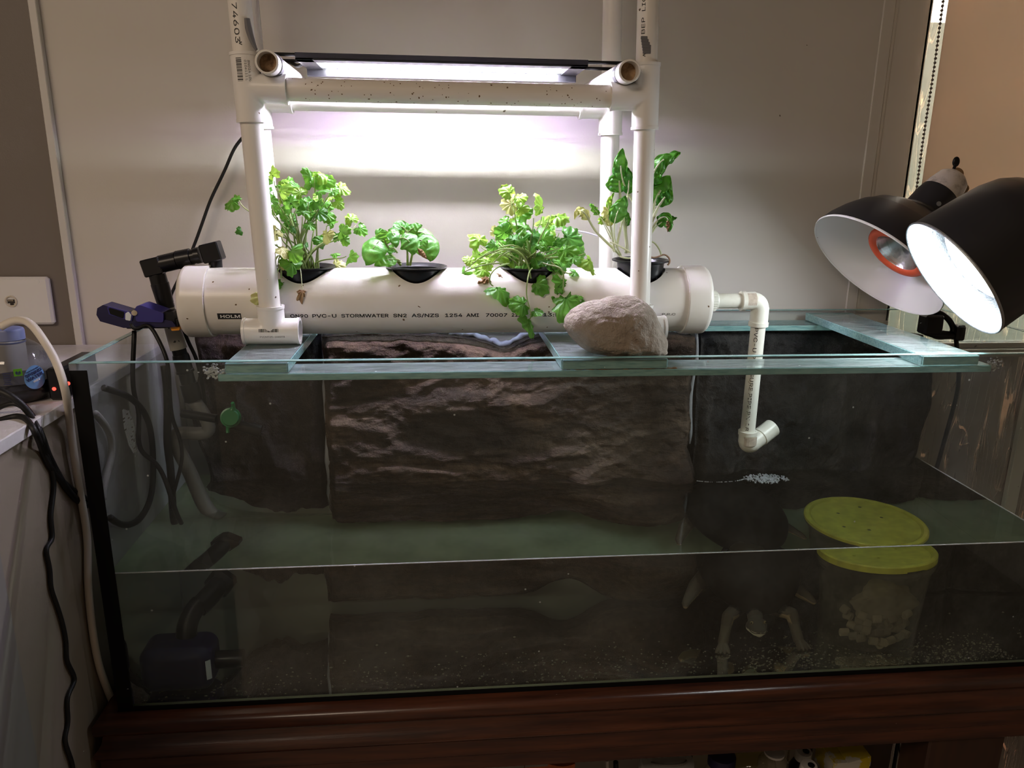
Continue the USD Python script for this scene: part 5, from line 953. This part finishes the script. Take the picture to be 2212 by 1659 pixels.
def poly_on_bottle(xy, dz, m, a0, name, z0=.0330, parent=bo, **kw):
    from shapely.geometry import Polygon
    t = trimesh.creation.extrude_polygon(Polygon(xy), .0004, engine='earcut'); t = trimesh.Trimesh(*trimesh.remesh.subdivide_to_size(t.vertices, t.faces, .004)); v = np.array(t.vertices); v[:, 2] += dz
    return obj(name, (on_bottle(v, a0=a0, z0=z0), np.array(t.faces)), MATS[m], parent, smooth=False, **kw)
def text_on_bottle(t, h, u, w, tilt, m, a0, parent, st=1.0, dz=.0008, bold=True):
    v, f = arr(meshkit.text_mesh(t, h, .0003, bold)); x, y = v[:, 0]*st, v[:, 1]; c_, s_ = math.cos(tilt), math.sin(tilt)
    obj('print', (on_bottle(np.c_[u+x*c_-y*s_, w+x*s_+y*c_, v[:, 2]+dz], a0=a0), f), MATS[m], parent, smooth=False)
AL = .98
th = np.linspace(0, 2*np.pi, 40)[:-1]; drop = np.c_[.0118*np.sin(th)*(1-.10*np.cos(th)), .0140*np.cos(th)]
lb = poly_on_bottle(drop, .0001, 'label_blue', AL, 'label', z0=.0310, label='blue round label')
text_on_bottle('Pure Australian', .0017, -.0095, .0040, .32, 'navy_ink', AL, lb, .95, bold=False)
text_on_bottle('SPRiNG', .0036, -.0105, -.0015, .32, 'navy_ink', AL, lb, 1.12); text_on_bottle('WATER', .0036, -.0095, -.0062, .32, 'navy_ink', AL, lb, 1.12); text_on_bottle('mini', .0027, -.0028, -.0082, .32, 'white_ink', AL, lb, 1.1)
gl = poly_on_bottle([(-.0042, -.0042), (.0042, -.0042), (.0042, .0042), (-.0042, .0042)], .0001, 'label_green', AL-.42, 'badge', z0=.0395)
k_ = np.linspace(0, 2*np.pi, 14)[:-1]
obj('emblem', tube(on_bottle(np.c_[.0022*np.sin(np.linspace(.5, 5.8, 16)), -.0002+.0022*-np.cos(np.linspace(.5, 5.8, 16))*-1, np.full(16, .0007)], a0=AL-.42, z0=.0395), .00045, 6, 2), MATS['navy_ink'], gl)
obj('emblem', tube(on_bottle(np.array([(-.0010, .0006, .0007), (-.0008, -.0010, .0007), (0, .0002, .0007), (.0008, -.0010, .0007), (.0010, .0006, .0007)]), a0=AL-.42, z0=.0395), .0004, 6, 2), MATS['navy_ink'], gl)
bp_ = poly_on_bottle([(-.011, -.0135), (.011, -.0135), (.011, .0115), (-.011, .0115)], .0001, 'paper_white', AL-1.22, 'barcode_panel', z0=.0345)
y_ = -.0110; g3 = np.random.default_rng(2)
bars = []
while y_ < .0095:
    h_ = g3.choice([.0004, .0007, .0010]); t = trimesh.creation.box((.017, h_, .0003)); v, f = trimesh.remesh.subdivide_to_size(np.array(t.vertices), np.array(t.faces), .004); bars.append((on_bottle(np.c_[v[:, 0]-.0015, v[:, 1]+y_+h_/2, v[:, 2]+.0008], a0=AL-1.22, z0=.0345), np.array(f))); y_ += h_+g3.choice([.0004, .0006])
obj('barcode', join(*bars), MATS['ink'], bp_, smooth=False)
lines = []
for k in range(7):
    t = trimesh.creation.box((.0080-.001*(k % 3), .0007, .0003)); v, f = trimesh.remesh.subdivide_to_size(np.array(t.vertices), np.array(t.faces), .004); lines.append((on_bottle(np.c_[v[:, 0], v[:, 1]+.006-k*.0021, v[:, 2]+.0003], a0=AL-.70, z0=.0335), np.array(f)))
obj('small_print', join(*lines), MATS['navy_ink'], bo, smooth=False)
pwb = thing('power_adapter', 'black power adapter with red lights between the bottle and the tank', 'adapter', (-.03, .07, CZT))
obj('case', box(-.0400, -.0212, .026, .120, CZT+.0002, CZT+.0385, .003), MATS['black_plastic'], pwb)
for p_ in ((146, 829), (117, 840)):
    q = at(*p_, y=.0259); obj('indicator', cyl(q+V(0, -.0006, 0), q+V(0, .002, 0), .0022, n=16), MATS['red_led'], pwb, label='red indicator light')
solo('plug', blob((-.118, .10, CZT+.064), (.017, .020, .0215), 7, .08, 2, 4), MATS['cream_plastic'], 'cream rounded plug behind the bottle cap', 'plug', smooth=60) if False else None
pg = thing('plug', 'cream moulded plug half hidden behind the bottle cap', 'plug', (-.120, .105, CZT))
obj('body', Manifold.hull_points(np.vstack([arr(Manifold.sphere(.012, 24).translate((x, y, z)))[0] for x in (-.135, -.116) for y in (.095, .115) for z in (CZT+.0125, CZT+.052)])), MATS['cream_plastic'], pg, smooth=60)
obj('prong_base', box(-.134, -.118, .117, .128, CZT+.02, CZT+.05, .001), MATS['cream_plastic'], pg)
ba = thing('adapter_block', 'small cream block at the left edge of the counter', 'adapter', (-.12, -.02, CZT))
obj('case', box(-.150, -.0985, -.060, .004, CZT+.0002, CZT+.020, .004), MATS['cream_plastic'], ba)
obj('lid_line', box(-.1505, -.098, -.0605, .0045, CZT+.011, CZT+.0116, .0003), MATS['trim_white'], ba)
wp = [at(0, 707, y=.02), at(30, 693, y=.02), at(62, 697, y=.01), at(92, 732, y=.0), at(120, 780, y=-.005), at(140, 840, y=-.01), at(150, 905, x=-.0185), at(157, 960, x=-.0215), at(172, 1060, x=-.0235), at(188, 1160, x=-.0245), at(190, 1250, x=-.0245), at(200, 1360, x=-.0245), at(215, 1440, x=-.0245), at(241, 1512, x=-.0245), at(262, 1580, x=-.0245)]
solo('white_cable', tube(wp, .0046, 10), MATS['cable_white'], 'thick white cable arching over the bottle and down the cupboard side', 'cable', smooth=True)
bk1 = [V(-.16, .002, CZT+.006), at(0, 880, y=-.028), at(34, 873, y=-.030), at(62, 893, y=-.032), at(84, 930, x=-.014), at(97, 975, x=-.0235), at(112, 1015, x=-.0265)]
solo('black_cable', tube(bk1+[at(*q, x=-.0268) for q in [(116, 1060), (110, 1120), (112, 1165), (101, 1185), (107, 1225), (110, 1265), (124, 1310), (143, 1390), (146, 1430), (161, 1470), (147, 1505), (147, 1560), (141, 1595), (153, 1640), (150, 1720)]], .0026, 8), MATS['black_rubber'], 'thin black cable hanging down the cupboard side to the floor', 'cable', smooth=True)
solo('black_cable', tube([V(-.16, -.012, CZT+.004), at(10, 905, y=-.045), at(45, 900, y=-.043), at(74, 930, x=-.0125), at(90, 968, x=-.0235), at(103, 1000, x=-.0268), at(130, 1035, x=-.0268), at(160, 1060, x=-.0268), at(186, 1078, x=-.0268), at(230, 1105, x=-.024)], .0034, 8), MATS['black_rubber'], 'black cable running from the counter behind the tank corner', 'cable', smooth=True)
solo('black_cable', tube([V(-.16, .008, CZT+.030), at(0, 845, y=-.035), at(40, 868, y=-.036), at(72, 905, y=-.034), at(92, 950, x=-.0185), at(105, 985, x=-.0275), at(128, 1030, x=-.0335+.006), at(158, 1072, x=-.0268), at(188, 1092, x=-.0268)], .0040, 8), MATS['black_rubber'], 'thickest black cable draped over the counter edge in front of the bottle', 'cable', smooth=True)

# ------------------------------------------------------------------ things on the shelf under the tank
SZ = -.58
def shelf_top(px, py, y): return at(px, py, y=y)
bu = thing('bucket', 'off-white plastic bucket on the shelf under the tank', 'bucket', (.815, .17, SZ))
q = shelf_top(1442, 1636, .17); bz = q[2]
obj('body', lathe([(0, 0), (.050, 0), (.052, .004), (.0455, bz-SZ-.02), (.0445, bz-SZ-.006), (.030, bz-SZ), (0, bz-SZ+.001)], (q[0], .17, SZ+.0003), (0, 0, 1), 56), MATS['bucket_white'], bu, smooth=40)
obj('rim', lathe([(.0455, bz-SZ-.030), (.0475, bz-SZ-.028), (.0475, bz-SZ-.022), (.0455, bz-SZ-.020)], (q[0], .17, SZ), (0, 0, 1), 56), MATS['bucket_white'], bu)
obj('handle', tube([(q[0]+.030*math.cos(a), .17-.025*abs(math.sin(a))-.004, bz-.004+.014*math.sin(a)) for a in np.linspace(.1, 3.0, 9)], .002, 8), MATS['ink_faint'], bu, smooth=True)
po = thing('rod', 'thin black rod with a pale tip beside the bucket under the tank', 'rod', (.7, .2, SZ))
q1 = shelf_top(1330, 1646, .2); obj('shaft', cyl((q1[0], .2, q1[2]), (q1[0]+.02, .2, SZ+.0003), .0045), MATS['black_plastic'], po); obj('sleeve', cyl((q1[0]-.014, .205, q1[2]), (q1[0]+.006, .205, SZ+.0003), .003), MATS['trim_white'], po)
jb = thing('bottle', 'clear bottle with a dark blue screw cap under the tank', 'bottle', (.87, .16, SZ)); q = shelf_top(1560, 1630, .16)
obj('cap', lathe([(0, 0), (.022, 0), (.023, -.002), (.023, -.018), (0, -.018)], (q[0], .16, q[2]), (0, 0, 1), 40), MATS['dark_blue_plastic'], jb)
obj('body', lathe([(.020, -.018), (.021, -.024), (.034, -.050), (.035, SZ-q[2]+.002), (0, SZ-q[2]+.0004)], (q[0], .16, q[2]), (0, 0, 1), 48), MATS['tub_plastic'], jb, smooth=40)
jb2 = thing('jar', 'rounded yellowish glass jar under the tank', 'jar', (.93, .16, SZ)); q = shelf_top(1628, 1622, .16)
pane('amber_glass', (.80, .76, .55), .12, (.4, .36, .2), ior=1.5, scale=20)
obj('body', lathe([(0, .004), (.022, .002), (.036, -.012), (.041, -.030), (.042, -.06), (.042, SZ-q[2]+.003), (0, SZ-q[2]+.0004)], (q[0], .16, q[2]), (0, 0, 1), 48), MATS['amber_glass'], jb2, smooth=40)
obj('base', lathe([(0, SZ-q[2]+.09), (.036, SZ-q[2]+.085), (.038, SZ-q[2]+.006), (0, SZ-q[2]+.005)], (q[0], .16, q[2]), (0, 0, 1), 40), MATS['cream_plastic'], jb2, smooth=40, label='pale contents')
jb3 = thing('jar', 'clear glass jar leaning between the yellowish jar and the black bottles', 'jar', (.97, .15, SZ)); q = shelf_top(1672, 1632, .13)
obj('body', lathe([(0, .003), (.016, .002), (.024, -.010), (.026, -.03), (.026, SZ-q[2]+.003), (0, SZ-q[2]+.0004)], (q[0], .13, q[2]), (0, 0, 1), 40), MATS['tub_plastic'], jb3, smooth=40)
obj('lid', lathe([(.0162, .0035), (.0162, .0075), (0, .0080)], (q[0], .13, q[2]), (0, 0, 1), 40), MATS['trim_white'], jb3)
for (px_, py_, yy, lab) in ((1737, 1622, .17, 'black bottle with a white flip cap, the taller of the two under the tank'), (1748, 1652, .11, 'black bottle with a white flip cap, the lower of the two under the tank')):
    q = shelf_top(px_, py_, yy); s = thing('squeeze_bottle', lab, 'bottle', (q[0], yy, SZ))
    obj('cap', lathe([(0, 0), (.0125, 0), (.0135, -.0015), (.0140, -.016), (0, -.016)], (q[0], yy, q[2]), (0, -.12, 1), 40), MATS['trim_white'], s); obj('cap_hole', cyl((q[0]+.003, yy-.001, q[2]-.001), (q[0]+.003, yy-.001, q[2]+.0008), .0055, n=24), MATS['black_matte'], s)
    obj('body', lathe([(0, -.016), (.0132, -.016), (.015, -.020), (.024, -.040), (.026, -.055), (.026, SZ-q[2]+.003), (0, SZ-q[2]+.0004)], (q[0], yy+.001, q[2]), (0, 0, 1), 40), MATS['black_plastic'], s, smooth=40)
cbx = thing('carton', 'yellow and white cardboard carton with a serrated flap under the tank', 'carton', (1.08, .15, SZ)); q = shelf_top(1828, 1618, .15)
obj('box', box(q[0]-.034, q[0]+.030, .125, .185, SZ+.0003, q[2]-.006, .001), MATS['paper_yellow'], cbx, smooth=False)
obj('flap', arr(Manifold.hull_points(np.array([(q[0]-.010, .124, q[2]-.0055), (q[0]+.030, .124, q[2]-.0055), (q[0]+.030, .185, q[2]-.0055), (q[0]-.010, .185, q[2]-.0055), (q[0]-.008, .126, q[2]-.0048), (q[0]+.030, .126, q[2]+.004), (q[0]+.030, .184, q[2]+.004), (q[0]-.008, .184, q[2]-.0048)]))), MATS['paper_yellow'], cbx, smooth=False)
obj('zip_edge', join(*[box(q[0]+.0302, q[0]+.0312, .126+i*.005, .1285+i*.005, q[2]-.016, q[2]-.005) for i in range(11)]), MATS['paper_white'], cbx, smooth=False)
obj('print', join(*[box(q[0]-.026+i*.011, q[0]-.0245+i*.011, .1245, .1250, q[2]-.045-.004*(i % 3), q[2]-.032) for i in range(5)]), MATS['ink'], cbx, smooth=False)
solo('under_cable', tube([at(1942, 1600, y=.30), at(1945, 1625, y=.30), at(1955, 1659, y=.30), V(1.33, .29, -.50), V(1.335, .28, FZ+.004)][:], .003, 8), MATS['black_rubber'], 'black cable hanging behind the stand at the right', 'cable', smooth=True)
og = thing('packet', 'orange-red printed packet at the left of the shelf under the tank', 'packet', (.57, .12, SZ)); q = shelf_top(1195, 1651, .12)
obj('pouch', slab(np.linspace(q[0]-.045, q[0]+.035, 12), np.linspace(SZ+.0005, q[2], 12), lambda X_, Z_: .12+.006*np.sin(X_*70)+.020*(Z_-q[2]), lambda X_, Z_: .150-.02*(Z_-SZ)/(q[2]-SZ)+.006*np.sin(X_*70)), MATS['red_orange'], og)
obj('seal', box(q[0]-.045, q[0]+.035, .121, .1285, q[2]-.004, q[2]+.0005), MATS['ink_faint'], og)
# ceiling lamp of the room, out of view behind the camera
cl_ = thing('ceiling_lamp', 'flat ceiling lamp behind the camera', 'lamp', (-.75, -1.5, CZ))
obj('frame', join(box(-1.37, -.13, -1.78, -1.755, 1.565, CZ-.0005), box(-1.37, -.13, -1.245, -1.22, 1.565, CZ-.0005), box(-1.37, -1.355, -1.755, -1.245, 1.565, CZ-.0005), box(-.145, -.13, -1.755, -1.245, 1.565, CZ-.0005)), MATS['trim_white'], cl_, smooth=False)
